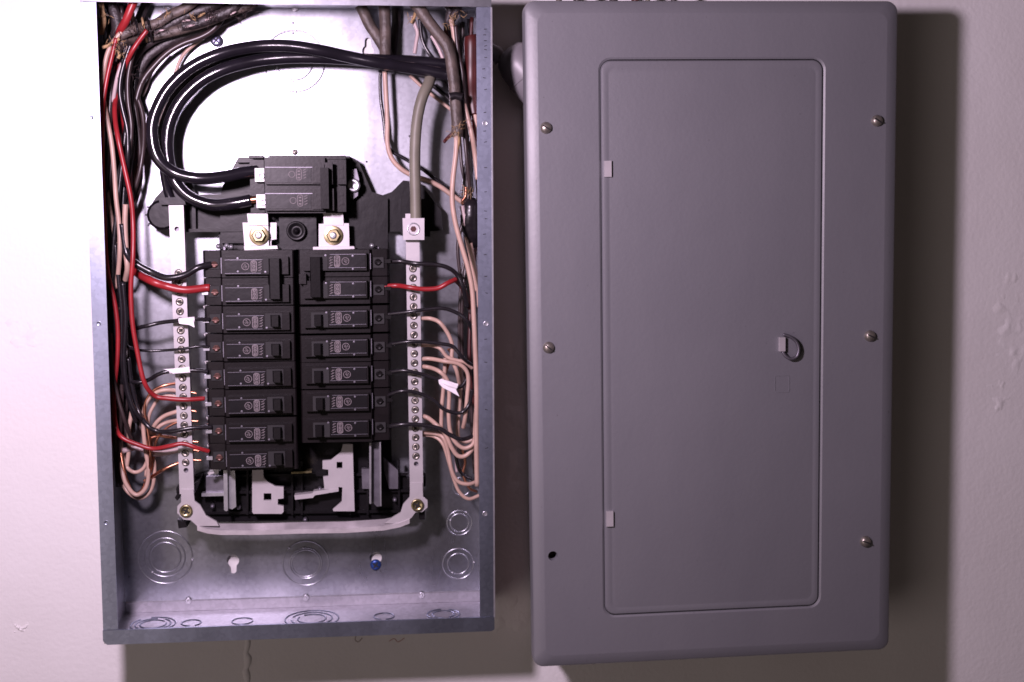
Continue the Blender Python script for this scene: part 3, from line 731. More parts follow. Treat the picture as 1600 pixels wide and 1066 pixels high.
W_('black_wire', [(196, 480, -.05), (203, 512), (225, 510, -.062), (250, 505), (278, 501, -.068), (305, 499), (328, 500, -.064)], 3.1, 'wblack', 'thin black wire carrying the upper white tape at the left bar', 'wire', GB)
W_('black_wire', [(192, 520, -.05), (200, 542), (225, 548, -.062), (255, 548), (285, 545, -.066), (310, 542), (326, 542, -.064)], 2.2, 'wblack', 'thinnest black wire running level between the two white tapes at the left', 'wire', GB)
W_('black_wire', [(190, 575, -.05), (198, 592), (214, 598, -.060), (232, 594), (248, 585, -.066), (266, 580), (300, 579), (325, 581, -.064)], 3.2, 'wblack', 'thin black wire carrying the lower white tape at the left bar', 'wire', GB)
W_('black_wire', [(200, 560, -.055), (206, 600), (216, 640), (230, 665, -.062), (248, 674), (272, 673, -.068), (300, 669), (332, 667, -.064)], 3.6, 'wblack', 'black wire drooping over the cream loops to the second lowest left breaker', 'wire', GB)
def tapeflag(px, py, w, h, y, rot, label, tail):
    bm = bmesh.new(); P = [wp(px - w / 2, py + rot, y, h / 2 * MPP(y)), wp(px, py, y, h / 2 * MPP(y)), wp(px + w / 2, py - rot, y, h / 2 * MPP(y))]
    tube(bm, P, 10)
    q = U(px, py, y - .002); s = MPP(y)
    pts = pxpoly(tail, y - .003); prism(bm, pts, y - .003, y - .0026)
    o = obj('tape_flag', bm, M['tape'], smooth=False, bevel=0); return tag(o, label, 'tape')
tapeflag(292, 500, 25, 8, -.0685, 1, 'white tape wrapped on the upper thin black wire, at the left bar', [(279, 500), (302, 498), (304, 512), (296, 508), (280, 506)])
tapeflag(281, 579, 32, 7.5, -.0665, 1.5, 'white tape wrapped on the lower thin black wire, at the left bar', [(255, 577), (270, 576), (296, 573), (297, 582), (270, 584), (264, 580)])
GC = 'cream wires looping to the left bar'
W_('cream_wire', [(183, 560, -.04), (186, 640), (188, 700), (192, 742, -.05), (202, 765), (215, 773), (228, 762), (232, 735), (227, 700), (224, 660), (228, 632, -.055), (240, 616), (258, 610), (284, 611, -.052)], 3.3, 'wcream', 'cream wire reaching the left bar just under the highest copper strand', 'wire', GC)
W_('cream_wire', [(180, 600, -.035), (182, 680), (185, 735), (198, 766, -.042), (218, 779), (236, 765), (241, 735), (238, 700), (236, 682), (242, 663, -.05), (258, 650), (284, 641, -.052)], 3.3, 'wcream', 'cream wire making the longest loop, lowest hanging at the lower left', 'wire', GC)
W_('cream_wire', [(184, 640, -.03), (190, 700), (198, 728, -.04), (210, 738), (224, 732), (233, 712), (238, 690), (246, 670, -.048), (262, 660), (286, 656, -.052)], 3.0, 'wcream', 'cream wire with the shortest loop, inside the long ones at the lower left', 'wire', GC)
W_('cream_wire', [(186, 480, -.05), (190, 560), (205, 628), (205, 650), (201, 670), (202, 700, -.04), (198, 730)], 3.4, 'wcream', 'cream wire dropping straight past the left ends of the lower loops', 'wire', GC)
W_('white_wire', [(184, 706, -.04), (196, 703), (210, 699), (224, 703), (242, 709, -.05), (262, 707), (286, 701, -.052)], 4.4, 'wwhite', 'thick whitish wire running level just below the lowest red wire')
W_('cream_wire', [(284, 622, -.048), (264, 618), (250, 622), (240, 634), (232, 655), (231, 700, -.038), (228, 745)], 2.7, 'wcream', 'thin cream wire just below the hooked red wire, behind the loops', 'wire', GC)
GK = 'bare copper ground strands at the left bar'
W_('copper_wire', [(182, 660, -.035), (192, 728, -.048), (200, 755), (210, 771), (222, 765), (232, 740), (235, 715, -.056), (233, 690), (230, 665), (226, 640), (230, 622), (240, 610), (258, 602), (284, 598, -.052)], 2.4, 'copper', 'bare copper strand following the cream loops up to the left bar', 'wire', GK)
W_('copper_wire', [(288, 721, -.052), (270, 727, -.055), (254, 735), (240, 744, -.045), (225, 752)], 2.6, 'copper', 'bare copper strand slanting down from the last screw of the left bar', 'wire', GK)
W_('copper_wire', [(288, 686, -.052), (262, 683), (246, 682, -.05), (232, 690), (236, 720), (232, 750)], 2.2, 'copper', 'bare copper strand level with the lower left black wire behind the bar', 'wire', GK)
W_('copper_wire', [(288, 656, -.050), (262, 668), (244, 690), (237, 730, -.045), (225, 765)], 2.0, 'copper', 'bare copper strand rising between the cream loops', 'wire', GK)
GE = 'trimmed copper ends right of the left bar'
for k, (px, py, l) in enumerate(((303, 614, 5), (304, 643, 5), (306, 658, 6), (305, 690, 9), (306, 704, 9), (309, 719, 10))):
    lab = ['highest small copper end poking out to the right of the left bar', 'second highest copper end right of the left bar', 'third highest copper end right of the left bar', 'copper end just above the lowest red wire, right of the left bar', 'copper end tucked under the lowest red wire, right of the left bar', 'longest and lowest copper end right of the left bar'][k]
    W_('copper_end', [(297, py - 1, -.052), (px, py), (px + l / 2 + 1, py + .5)], 2.1, 'copper', lab, 'wire end', GE, seg=8)
# left hand bundle
GV = 'wires hanging down along the left box wall'
V = [
 ('wcream', 3.6, [(160, 150, -.06), (168, 190), (174, 225), (178, 265), (181, 310), (186, 355), (187, 400), (182, 450, -.05)], 'cream wire nearest the front of the left bundle, beside the long red wire'),
 ('wcream', 3.2, [(162, 270, -.05), (170, 318), (176, 350), (182, 392), (184, 430, -.045)], 'cream wire in the left bundle nearest the box wall, level with the main breaker'),
 ('wcream', 4.2, [(196, 320, -.06), (195, 350), (197, 395), (199, 420), (196, 438, -.05)], 'short thick cream wire between the red wires above the left two-pole breaker'),
 ('wcream', 3.6, [(190, 50, -.068), (180, 62), (170, 80), (163, 105), (160, 135), (163, 165, -.055)], 'cream wire bending down from the frayed sheath in the upper left corner'),
 ('wblack', 4, [(214, 60, -.045), (205, 90), (203, 140), (206, 190), (200, 240), (194, 290), (192, 350), (197, 400, -.045)], 'black wire on the right edge of the upper left bundle'),
 ('wblack', 4, [(226, 66, -.035), (214, 100), (209, 150), (210, 190), (203, 235), (196, 280), (200, 360), (204, 420, -.03)], 'black wire bulging furthest right in the upper left bundle'),
 ('wblack', 3.6, [(196, 70, -.055), (190, 110), (194, 150), (197, 190), (194, 230), (188, 280), (182, 340), (176, 420), (180, 520), (190, 600, -.045)], 'black wire behind the long red wire in the left bundle'),
 ('wbrown', 4, [(176, 100, -.05), (172, 160), (168, 230), (165, 320), (166, 420), (172, 520), (176, 640), (180, 760, -.04)], 'brown-black wire running the whole height by the left box wall'),
 ('wbrown', 3.6, [(186, 110, -.045), (181, 190), (172, 280), (170, 360), (178, 440), (186, 540), (190, 620), (186, 720), (190, 760, -.04)], 'brown-black wire second from the left box wall'),
 ('wblack', 3.4, [(180, 380, -.055), (186, 440), (190, 490), (190, 550), (196, 600), (206, 640), (212, 660, -.05)], 'black wire sloping right behind the cream loop tops'),
 ('wbrown', 3.2, [(192, 420, -.04), (196, 500), (200, 580), (210, 640), (222, 672), (240, 684, -.045)], 'brown wire crossing down towards the lower cream loops'),
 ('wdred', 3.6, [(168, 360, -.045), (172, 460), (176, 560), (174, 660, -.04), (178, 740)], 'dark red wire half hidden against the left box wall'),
 ('wwhite', 3.0, [(208, 20, -.055), (206, 45), (196, 85), (184, 120), (176, 160, -.05)], 'pale wire beside the thickest red wire in the upper left corner'),
 ('wcream', 2.8, [(352, 30, -.02), (322, 55), (288, 84), (275, 112), (266, 150), (250, 185), (230, 220), (216, 258), (208, 300), (205, 330), (198, 400, -.03)], 'thin cream wire crossing behind the fat cables towards the left bundle'),
 ('wbrown', 4.6, [(352, 22, -.035), (335, 44), (314, 58), (286, 68), (262, 82), (240, 104), (222, 128), (212, 160), (206, 200, -.035)], 'brown wire arching over from the sheath bundle to the left bundle'),
 ('wwhite', 2.0, [(222, 150, -.02), (228, 138), (238, 112), (262, 84, -.02)], 'thin pale wire strand arching beside the left bundle'),
 ('wblack', 3.6, [(204, 70, -.066), (195, 95), (189, 120), (187, 145), (192, 172), (199, 205), (200, 250), (196, 290, -.05)], 'black wire in front, passing over the long red wire near its upper kink'),
 ('wbrown', 3.4, [(216, 62, -.062), (206, 92), (200, 125), (201, 160), (205, 195), (203, 230), (198, 262, -.045)], 'brown-black wire in front of the upper left bundle, ending behind the red wire'),
 ('wblack', 3.4, [(192, 440, -.064), (196, 500), (194, 560), (198, 606), (210, 640), (222, 656, -.06)], 'black wire lying against the long red wire below the thick pair'),
 ('wbrown', 3.0, [(172, 520, -.062), (176, 580), (184, 620), (196, 660), (206, 690, -.05)], 'brown-black wire in front of the lower left bundle'),
 ('twine', 4.2, [(158, 5, -.06), (160, 18), (162, 34), (158, 52, -.05)], 'frayed tan strip hanging in the extreme upper left corner'),
 ('twine', 2.6, [(186, 60, -.07), (178, 66), (168, 72), (160, 74)], 'frayed tan strip poking left below the upper left corner'),
 ('twine', 2.6, [(184, 78, -.068), (187, 86), (184, 92)], 'small tan paper scrap below the tied sheath'),
]
for m_, r_, p_, l_ in V:
    W_({'wcream': 'cream_wire', 'wblack': 'black_wire', 'wbrown': 'brown_wire', 'wdred': 'dark_red_wire', 'wwhite': 'pale_wire', 'twine': 'paper_filler'}[m_], p_, r_, m_, l_, 'wire' if m_ != 'twine' else 'cable filler', GV if m_ != 'twine' else None)
GN = 'old sheathed cables entering at the top left'
N = [
 ('sheath', 8.5, [(400, 2, -.05), (360, 18), (320, 34), (280, 46), (245, 54), (215, 60), (190, 66, -.06), (174, 92)], 'brown-grey sheathed cable on top of the upper left bundle'),
 ('sheath2', 9, [(384, -2, -.04), (350, 16), (310, 36), (270, 50), (240, 60), (214, 80), (200, 110), (196, 160, -.04)], 'dark sheathed cable curving into the left bundle'),
 ('sheath2', 9, [(350, -4, -.05), (320, 12), (290, 24), (262, 38), (236, 48), (206, 56), (184, 64), (172, 100, -.05)], 'dark dusty sheathed cable nearest the top wall at the left'),
 ('sheath', 7.5, [(310, -4, -.06), (290, 12), (265, 24), (246, 36), (226, 42), (204, 48, -.066), (188, 56)], 'short brown sheathed cable in front, tied with cord'),
 ('sheath2', 8, [(392, 6, -.028), (352, 30), (314, 46), (278, 58), (248, 74), (224, 96), (212, 130), (206, 175, -.028)], 'dark sheathed cable along the lower edge of the upper left bundle'),
 ('sheath2', 9, [(170, -4, -.035), (178, 20), (184, 46), (186, 80), (182, 130), (178, 180, -.035)], 'dark sheathed cable dropping straight down in the upper left corner'),
 ('sheath2', 7, [(228, -4, -.03), (222, 20), (212, 44), (204, 80), (200, 140, -.03)], 'dark sheathed cable behind the thickest red wire'),
 ('sheath2', 8, [(374, -4, -.055), (366, 10), (350, 20), (330, 28), (306, 36), (284, 40, -.055)], 'frayed end of a dark sheathed cable by the top wall'),
]
for m_, r_, p_, l_ in N: W_('sheathed_cable', p_, r_, m_, l_, 'cable', GN, flat=.65, seg=12)
# tie cord wound round the bundle
for k, (px, py) in enumerate(((216, 50), (226, 47), (234, 46))):
    bm = bmesh.new(); c = U(px, py, -.050); s = MPP(-.05)
    P = []
    for i in range(11):
        t = 2 * math.pi * i / 10; P.append((c.x + (4 * math.cos(t) - 7 * math.sin(t) * .4) * s, -.050 - .017 * math.cos(t), c.z + 17 * math.sin(t) * s, .0011))
    o = obj('tie_cord', tube(bm, P, 8), M['twine'] if k == 1 else M['btape'], smooth=True)
    tag(o, ['dark cord round the upper left sheaths, nearest the corner', 'tan cord round the upper left sheaths, between two dark ones', 'dark cord round the upper left sheaths, furthest from the corner'][k], 'cord')
# pale scraps showing between the sheaths
GP = 'pale paper scraps among the sheathed cables'
scr = [(277, 21, 10, 4, 40), (258, 28, 7, 3, 10), (290, 32, 13, 4, 10), (296, 40, 15, 4, 15), (314, 23, 14, 4, 30), (328, 28, 17, 4, 22), (252, 47, 12, 3, 12), (243, 51, 7, 3, 15), (219, 44, 8, 5, -30), (236, 42, 6, 5, -35), (270, 13, 7, 3, 50), (364, 20, 10, 3, 30)]
scl = ['palest scrap under the first rivet of the top wall', 'small bright scrap at the left end of the row', 'mid row scrap, upper of two by the bundle middle', 'long scrap on the lower edge of the bundle', 'tan scrap at the centre of the bundle', 'long bright scrap nearest the blue screw', 'narrow scrap above the arching brown wire', 'tiny scrap next to the tie cords', 'scrap between the first two tie cords', 'scrap right after the last tie cord', 'tilted scrap at the top wall', 'scrap at the frayed right end']
for (px, py, l, w, a), lb in zip(scr, scl):
    c = U(px, py, -.062); s = MPP(-.062); bm = bmesh.new(); ca, sa = math.cos(math.radians(a)), math.sin(math.radians(a))
    P = [(c.x + t * l / 2 * ca * s, c.y - .001 * (1 - t * t) + .003, c.z + t * l / 2 * sa * s, w / 2 * s * (1.15 - abs(t) * .7)) for t in (-1, -.4, .3, 1)]
    tag(obj('paper_scrap', tube(bm, P, 8, .5), M['twine'] if px == 314 else M['wwhite'], smooth=True), lb, 'scrap', GP)

def fibres(name, label, blobs, n, m_, spread, ln):
    bm = bmesh.new()
    for k in range(n):
        px, py, y = random.choice(blobs); px += random.gauss(0, spread); py = max(9, py + random.gauss(0, spread * .6)); y -= random.uniform(0, .012)
        a = random.uniform(0, 6.28); P = []; x, z = px, py
        for j in range(4):
            P.append(wp(x, z, y - .002 * math.sin(j), random.uniform(.25, .55) * MPP(y))); a += random.uniform(-.7, .7)
            x += ln * math.cos(a); z += ln * math.sin(a)
        tube(bm, P, 4, k=3)
    o = obj(name, bm, M[m_], smooth=True); tag(o, label, 'fibres', None, 'stuff')
for k in range(7):                             # shaded tangle behind the wires one can follow
    x0 = 168 + 5 * k; d = -.020 - .003 * k; ph = random.uniform(0, 6)
    P = [(x0 + 10 * math.sin(ph + j * 1.1) + (16 if 1 < j < 4 else 0), 20 + 82 * j + random.uniform(-15, 15), d + random.uniform(-.006, .006)) for j in range(9)]
    W_('tangled_wire', P, random.uniform(2.8, 4.2), random.choice(['wblack', 'wbrown', 'sheath2']), 'dark wire in the shaded tangle against the left box wall', 'wire', 'shaded wires along the left box wall')
for k in range(5):
    x0 = 724 + 4 * k; d = -.016 - .004 * k; ph = random.uniform(0, 6)
    P = [(x0 + 7 * math.sin(ph + j * 1.3), 30 + 88 * j + random.uniform(-15, 15), d + random.uniform(-.004, .004)) for j in range(8)]
    W_('tangled_wire', P, random.uniform(2.4, 3.6), random.choice(['wblack', 'wbrown', 'wdred']), 'dark wire in the shaded tangle behind the right lip', 'wire', 'shaded wires behind the right lip')
fibres('frayed_fibres', 'dark frayed fibres sticking out of the sheathed cables at the upper left', [(200, 52, -.062), (222, 50, -.066), (250, 46, -.066), (290, 36, -.064), (330, 26, -.06), (364, 22, -.05), (380, 20, -.05), (188, 72, -.066), (206, 110, -.05)], 150, 'wbrown', 9, 4)
fibres('tan_fibres', 'tan paper fibres tangled in the sheathed cables at the upper left', [(180, 68, -.068), (186, 84, -.068), (300, 26, -.066), (160, 24, -.062), (262, 20, -.066)], 40, 'twine', 6, 3)

# ------------------------------------------------------------------ wires on the right
GN2 = 'sheathed cables entering at the top right'
N2 = [
 ('sheath', 8.8, [(562, -4, -.03), (568, 18), (577, 38), (590, 58), (602, 78), (606, 96, -.026)], 'olive brown sheathed cable, leftmost of those coming in at the top right'),
 ('sheath', 8.8, [(600, -4, -.04), (601, 20), (602, 48), (602, 76), (602, 100, -.036)], 'straight brown-grey sheathed cable beside the hanging keyhole'),
 ('sheath2', 7, [(618, -4, -.014), (619, 30), (616, 60), (612, 90, -.014)], 'dark sheathed cable behind the two brown ones at the top'),
 ('sheath', 9.2, [(640, -6, -.070), (654, 12), (668, 32), (682, 50), (695, 66), (703, 84), (707, 110), (710, 135), (712, 165), (714, 196), (714, 214, -.070)], 'long brown-grey sheathed cable slanting down at the right to its cut end'),
 ('sheath2', 7, [(700, -4, -.04), (704, 20), (700, 45), (706, 80, -.04), (716, 120)], 'dark frayed sheathed cable near the upper right corner'),
 ('sheath2', 6, [(722, -4, -.05), (716, 12), (708, 26), (704, 40, -.05)], 'short dark sheathed cable in the upper right corner'),
]
for m_, r_, p_, l_ in N2: W_('sheathed_cable', p_, r_, m_, l_, 'cable', GN2, flat=.75, seg=12)
W_('black_band', [(703, 152, -.0712), (712, 150), (722, 153)], 7, 'btape', 'black tape band round the long sheathed cable at the right', 'tape', flat=1.2)
W_('frayed_sheath', [(718, 206, -.070), (708, 208), (700, 216), (694, 222, -.072)], 2.6, 'wdred', 'torn brown sheath flap at the end of the long sheathed cable', 'cable sheath')
W_('tan_strip', [(716, 206, -.072), (716, 222), (712, 238, -.072)], 3.6, 'twine', 'tan filler strip emerging from the cut end of the long sheathed cable', 'cable filler')
GR = 'cream wires on the right side of the box'
R = [
 ('cream_wire', 'wcream', 4.0, [(714, 212, -.072), (712, 240), (708, 280), (707, 315), (712, 350), (722, 385), (732, 420), (738, 455), (741, 500), (743, 560), (745, 620), (744, 680, -.068), (746, 760)], 'long front cream wire running down the right side to the bottom loops'),
 ('cream_wire', 'wcream', 3.8, [(601, 112, -.03), (603, 150), (605, 190), (606, 225), (613, 248), (628, 265, -.03), (648, 276), (668, 282), (688, 292), (704, 304), (716, 312), (730, 322, -.03)], 'cream wire crossing behind the olive grey cable'),
 ('black_wire', 'wblack', 2.8, [(594, 110, -.022), (595, 150), (600, 190), (603, 220), (612, 236), (632, 248, -.022), (656, 262), (680, 280), (700, 296), (724, 316, -.022)], 'black wire running beside the cream one behind the olive grey cable'),
 ('cream_wire', 'wcream', 2.6, [(640, 118, -.02), (660, 136), (680, 152), (700, 168), (712, 178, -.03)], 'thin cream wire slanting down below the black service cables'),
 ('black_wire', 'wblack', 3.4, [(672, 130, -.02), (690, 145), (705, 158), (718, 172, -.02)], 'black wire slanting beside the thin cream one below the service cables'),
 ('cream_wire', 'wcream', 3.8, [(705, 30, -.06), (709, 55), (712, 90), (714, 120), (722, 152), (732, 188), (738, 215), (742, 240, -.055), (746, 280)], 'cream wire in the upper right corner sloping behind the right lip'),
 ('cream_wire', 'wcream', 3.6, [(736, 148, -.05), (740, 165), (744, 190), (747, 230, -.045)], 'short cream wire beside the dark red cable, half behind the right lip'),
 ('red_wire', 'wred', 3.4, [(732, 150, -.048), (738, 172), (742, 200), (745, 230, -.045)], 'red wire slipping behind the right lip below the dark red cable'),
 ('red_wire', 'wdred', 3.6, [(697, 48, -.05), (702, 66), (708, 88), (716, 110, -.05)], 'dark red wire just right of the long sheathed cable'),
 ('brown_wire', 'wbrown', 3.2, [(712, 40, -.062), (716, 80), (722, 115), (723, 160), (725, 200), (730, 250), (734, 300, -.055)], 'brown wire beside the long sheathed cable, dropping to the black tape wad'),
 ('brown_wire', 'wbrown', 3.0, [(720, 170, -.05), (728, 205), (732, 245), (730, 280), (732, 315, -.05)], 'brown wire bowing right above the black tape wad'),
 ('brown_wire', 'wbrown', 3.0, [(738, 200, -.04), (735, 250), (738, 300, -.04)], 'brown wire nearest the right lip above the tape wad'),
 ('black_wire', 'wbrown', 2.8, [(718, 215, -.045), (722, 260), (728, 300), (724, 340), (716, 380), (718, 420), (724, 450), (736, 490, -.045)], 'thin dark wire weaving behind the long cream wire'),
 ('pink_wire', 'wwhite', 3.0, [(645, 25, -.03), (649, 40), (652, 52), (650, 66), (648, 84, -.03)], 'short pale wire scrap hanging left of the long sheathed cable'),
 ('paper_filler', 'twine', 2.6, [(650, 18, -.034), (647, 28), (643, 36, -.034)], 'tan filler tuft hanging at the top between the sheathed cables'),
 ('black_wire', 'wblack', 3.0, [(656, 30, -.034), (658, 55), (664, 72), (674, 88), (686, 100, -.03)], 'thin black wire curving down to the service cables, left of the sheathed cable'),
 ('pale_wire', 'wwhite', 2.8, [(674, 56, -.04), (680, 66), (686, 78), (692, 92, -.04)], 'pale wire peeping out left of the long sheathed cable bend'),
 ('cream_wire', 'wcream', 3.0, [(735, 380, -.05), (740, 410), (745, 440), (748, 480, -.045)], 'cream wire beside the long front one, half behind the right lip'),
 ('cream_wire', 'wcream', 2.6, [(728, 370, -.05), (738, 415), (744, 455, -.048)], 'thin cream wire emerging under the black tape wad'),
 # to the breakers
 ('black_wire', 'wblack', 3.4, [(596, 409, -.058), (625, 408), (650, 412, -.064), (680, 414), (700, 419), (714, 430, -.06), (724, 450), (730, 480, -.05)], 'black wire from the top pole of the right two-pole breaker'),
 ('red_wire', 'wred', 3.8, [(600, 448, -.060), (620, 446), (640, 449, -.068), (662, 452), (684, 450), (700, 442), (712, 437, -.062)], 'bright red wire from the lower pole of the right two-pole breaker'),
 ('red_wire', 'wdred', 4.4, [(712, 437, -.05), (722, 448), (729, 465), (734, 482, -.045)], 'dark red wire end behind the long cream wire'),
 ('black_wire', 'wblack', 3.0, [(600, 492, -.058), (640, 487, -.066), (668, 483), (694, 482), (716, 490), (730, 502), (740, 520, -.055)], 'black wire arching over the right bar, highest below the red wire'),
 ('black_wire', 'wblack', 3.0, [(600, 540, -.058), (636, 534, -.066), (665, 535), (690, 537), (708, 542), (722, 558), (738, 572, -.055)], 'black wire over the right bar just above the cream loops'),
 ('black_wire', 'wblack', 3.0, [(600, 583, -.058), (630, 579, -.066), (660, 585), (688, 594), (706, 600), (716, 606, -.058), (724, 600), (733, 584)], 'black wire over the right bar carrying the white tape'),
 ('black_wire', 'wblack', 3.0, [(600, 620, -.058), (625, 612, -.066), (650, 613), (676, 624), (692, 638), (708, 645), (722, 644), (733, 632), (738, 610, -.058)], 'black wire hanging below the white tape at the right'),
 ('black_wire', 'wblack', 3.4, [(600, 668, -.058), (625, 664, -.066), (655, 664), (685, 669), (704, 680), (722, 687), (742, 680, -.058)], 'lowest black wire over the right bar, above the bottom cream loops'),
 ('black_wire', 'wblack', 3.0, [(712, 706, -.03), (716, 730), (727, 744), (744, 750, -.03)], 'black wire loop end between the lowest cream loops'),
 # cream ones to the right bar
 ('cream_wire', 'wcream', 3.3, [(655, 498, -.052), (672, 498), (688, 505, -.058), (700, 522), (707, 540), (706, 560), (714, 580), (718, 600, -.05)], 'highest cream wire leaving the right bar and arching down'),
 ('cream_wire', 'wcream', 3.0, [(655, 540, -.052), (672, 540), (688, 545, -.06), (699, 558), (713, 563), (726, 566), (738, 575, -.055)], 'second highest cream wire leaving the right bar'),
 ('cream_wire', 'wcream', 3.3, [(655, 561, -.052), (672, 561), (694, 565, -.062), (716, 569), (728, 578), (732, 594), (730, 620), (727, 650), (724, 668, -.055)], 'third cream wire leaving the right bar, with a wide square shoulder'),
 ('cream_wire', 'wcream', 3.4, [(655, 573, -.052), (670, 574), (686, 580, -.064), (697, 592), (702, 612), (701, 645), (703, 672), (711, 690), (724, 700), (738, 695), (744, 680, -.06)], 'cream wire passing behind the white tape with a hooked lower end'),
 ('cream_wire', 'wcream', 3.6, [(655, 650, -.052), (668, 653), (682, 664, -.06), (696, 678), (706, 700), (716, 712), (728, 712), (738, 700), (742, 680), (744, 640, -.055)], 'cream wire from the lower right bar making the fullest hook'),
 ('cream_wire', 'wcream', 3.2, [(655, 676, -.050), (680, 678), (693, 684, -.055), (700, 705), (706, 735), (716, 752), (732, 757), (746, 752, -.05)], 'lower cream wire curving out to the right lip above the last loop'),
 ('cream_wire', 'wcream', 2.9, [(655, 680, -.046), (678, 682), (692, 694, -.05), (701, 722), (708, 745), (718, 768), (732, 780), (748, 774, -.045)], 'lowest cream wire, its loop hanging over a round knockout'),
 ('cream_wire', 'wcream', 3.2, [(696, 560, -.045), (693, 600), (690, 640), (690, 675, -.045)], 'tan-looking cream wire standing upright behind the white tape'),
 ('cream_wire', 'wcream', 3.2, [(720, 565, -.045), (720, 600), (718, 640), (716, 680), (724, 690), (738, 686), (744, 672, -.045)], 'upright cream wire right of the white tape'),
 ('pale_wire', 'wwhite', 2.6, [(713, 690, -.02), (712, 715), (714, 738, -.02)], 'pale upright wire behind the bottom cream loops'),
 ('copper_wire', 'copper', 2.2, [(722, 700, -.03), (727, 722), (724, 740), (732, 762), (745, 768, -.025)], 'bare copper strand glinting inside the bottom right cream loops'),
 ('copper_wire', 'copper', 2.2, [(700, 545, -.04), (706, 556), (700, 572), (692, 600), (688, 660), (700, 690, -.04)], 'bare copper strand behind the upright cream wires at the right'),
 ('copper_wire', 'copper', 2.4, [(728, 292, -.052), (728, 306), (722, 316), (730, 330, -.05)], 'bare copper strand at the top of the black tape wad'),
 ('brown_wire', 'wbrown', 3.2, [(742, 480, -.03), (738, 540), (736, 600), (738, 680), (742, 740, -.03)], 'brown wire in the shade behind the long cream wire, lower right'),
]
for nm, m_, r_, p_, l_ in R: W_(nm, p_, r_, m_, l_, 'wire' if m_ != 'twine' else 'cable filler', GR if m_ == 'wcream' else None)
# white tape flag on the right
bm = bmesh.new(); pprism(bm, [(685, 594), (690, 592), (700, 596), (716, 600), (715, 606), (712, 608), (718, 620), (706, 613), (692, 606), (686, 600)], -.069, .0008)
tube(bm, [wp(687, 595, -.067, .0016), wp(700, 600, -.067, .0032), wp(714, 605, -.067, .0028)], 10)
tag(obj('tape_flag', bm, M['tape'], bevel=0), 'white tape folded on a black wire at the right, beside the cream loops', 'tape')
# black tape wad
bm = bmesh.new(); tube(bm, [wp(735, 312, -.05, .004), wp(736, 322, -.052, .0085), wp(735, 345, -.05, .0095), wp(738, 368, -.046, .008), wp(740, 384, -.04, .004)], 12)
for v in bm.verts: v.co += Vector((random.uniform(-.0008, .0008), random.uniform(-.0008, .0008), random.uniform(-.0008, .0008)))
fibres('right_fibres', 'brown frayed fibres round the cable ends in the upper right corner', [(645, 28, -.036), (704, 34, -.062), (712, 26, -.06), (708, 208, -.072), (720, 196, -.072), (728, 300, -.05)], 60, 'twine', 6, 3)
wad = tag(obj('tape_wad', bm, M['btape'], smooth=True), 'black taped wad of wires at the right lip, level with the neutral lug', 'tape')
W_('white_patch', [(722, 322, -.056), (725, 334), (727, 344), (725, 352, -.054)], 4, 'wwhite', 'whitish wire stub in front of the black tape wad', 'wire')
# dark red cable at the upper right corner
W_('dark_red_cable', [(735, 56, -.05, .8), (737, 66), (737, 90), (737, 120), (738, 150, -.046), (742, 180)], 12, 'wdred', 'stout dark red cable behind the right lip near the top', 'cable', seg=16)

# ------------------------------------------------------------------ closed panel on the right
CX0, CX1, CZ1, CZ0 = .4025, .7630, -.0040, -.6425
TH = .012; CC = Vector((.58, -.0985, -.325))
def DR(p):                                     # photo point -> the panel's own unrotated frame
    d = p - CC; return CC + Matrix.Rotation(TH, 3, 'Y') @ d
YC = -.0985
closed = thing('closed_breaker_panel', ((CX0 + CX1) / 2, -.001, CZ0), 'closed grey enamelled breaker panel with a hinged door, right of the open box', 'breaker panel')
obj('enclosure', box(CX0 + .010, CX1 - .008, -.084, -.001, CZ0 + .008, CZ1 - .006), M['brownsteel'], closed)
def ringface(bm, A, B):
    n = len(A)
    for i in range(n): bm.faces.new((A[i], A[(i + 1) % n], B[(i + 1) % n], B[i]))
def loop3(bm, x0, x1, z0, z1, r, y, n=8): return [bm.verts.new((p[0], y, p[1])) for p in rrect(x0, x1, z0, z1, r, n)]
def tilt(bm):
    return bm
DX0, DX1, DZ1, DZ0 = .4735, .6885, -.0590, -.5925
bm = bmesh.new()
def inset(d, y, r): return loop3(bm, CX0 + d, CX1 - d, CZ0 + d, CZ1 - d, r, y)
lo = [inset(.0012, -.080, .010), inset(0, -.0815, .011), inset(0, -.0920, .011), inset(.0012, -.0952, .010), inset(.0030, -.0966, .010), inset(.0095, -.0979, .010), inset(.0110, -.0983, .010), inset(.0125, YC, .009)]
for A, B in zip(lo, lo[1:]): ringface(bm, A, B)
# flat field with door opening and the empty screw hole
scrp = [DR(U(a_, b_, YC)) for a_, b_ in ((853, 200), (857, 543), (1370, 189), (1359, 525), (1352, 846))]
hol = DR(U(864, 869, YC))
outer = rrect(CX0 + .0125, CX1 - .0125, CZ0 + .0125, CZ1 - .0125, .009, 8)
inner = rrect(DX0 - .0020, DX1 + .0020, DZ0 - .0020, DZ1 + .0020, .012, 8)
hc = circ(hol.x, hol.z, .0048, 20)
loops = [outer, inner, hc]; flat = [p for l in loops for p in l]
edges_ = []; k0 = 0
for l in loops:
    edges_ += [(k0 + i, k0 + (i + 1) % len(l)) for i in range(len(l))]; k0 += len(l)
cv, ce, cf_, co, _, _ = delaunay_2d_cdt([Vector(p) for p in flat], edges_, [], 0, 1e-7)
def inside(p, poly):
    r = False
    for (ax, az), (bx_, bz) in zip(poly, poly[1:] + poly[:1]):
        if (az > p[1]) != (bz > p[1]) and p[0] < (bx_ - ax) * (p[1] - az) / (bz - az) + ax: r = not r
    return r
tr = []
for f in cf_:
    m_ = sum((cv[i] for i in f), Vector((0, 0))) / 3
    if inside(m_, outer) and not inside(m_, inner) and not inside(m_, hc): tr.append([co[i][0] for i in f])
vs = list(lo[-1]) + [bm.verts.new((p[0], YC, p[1])) for p in inner + hc]
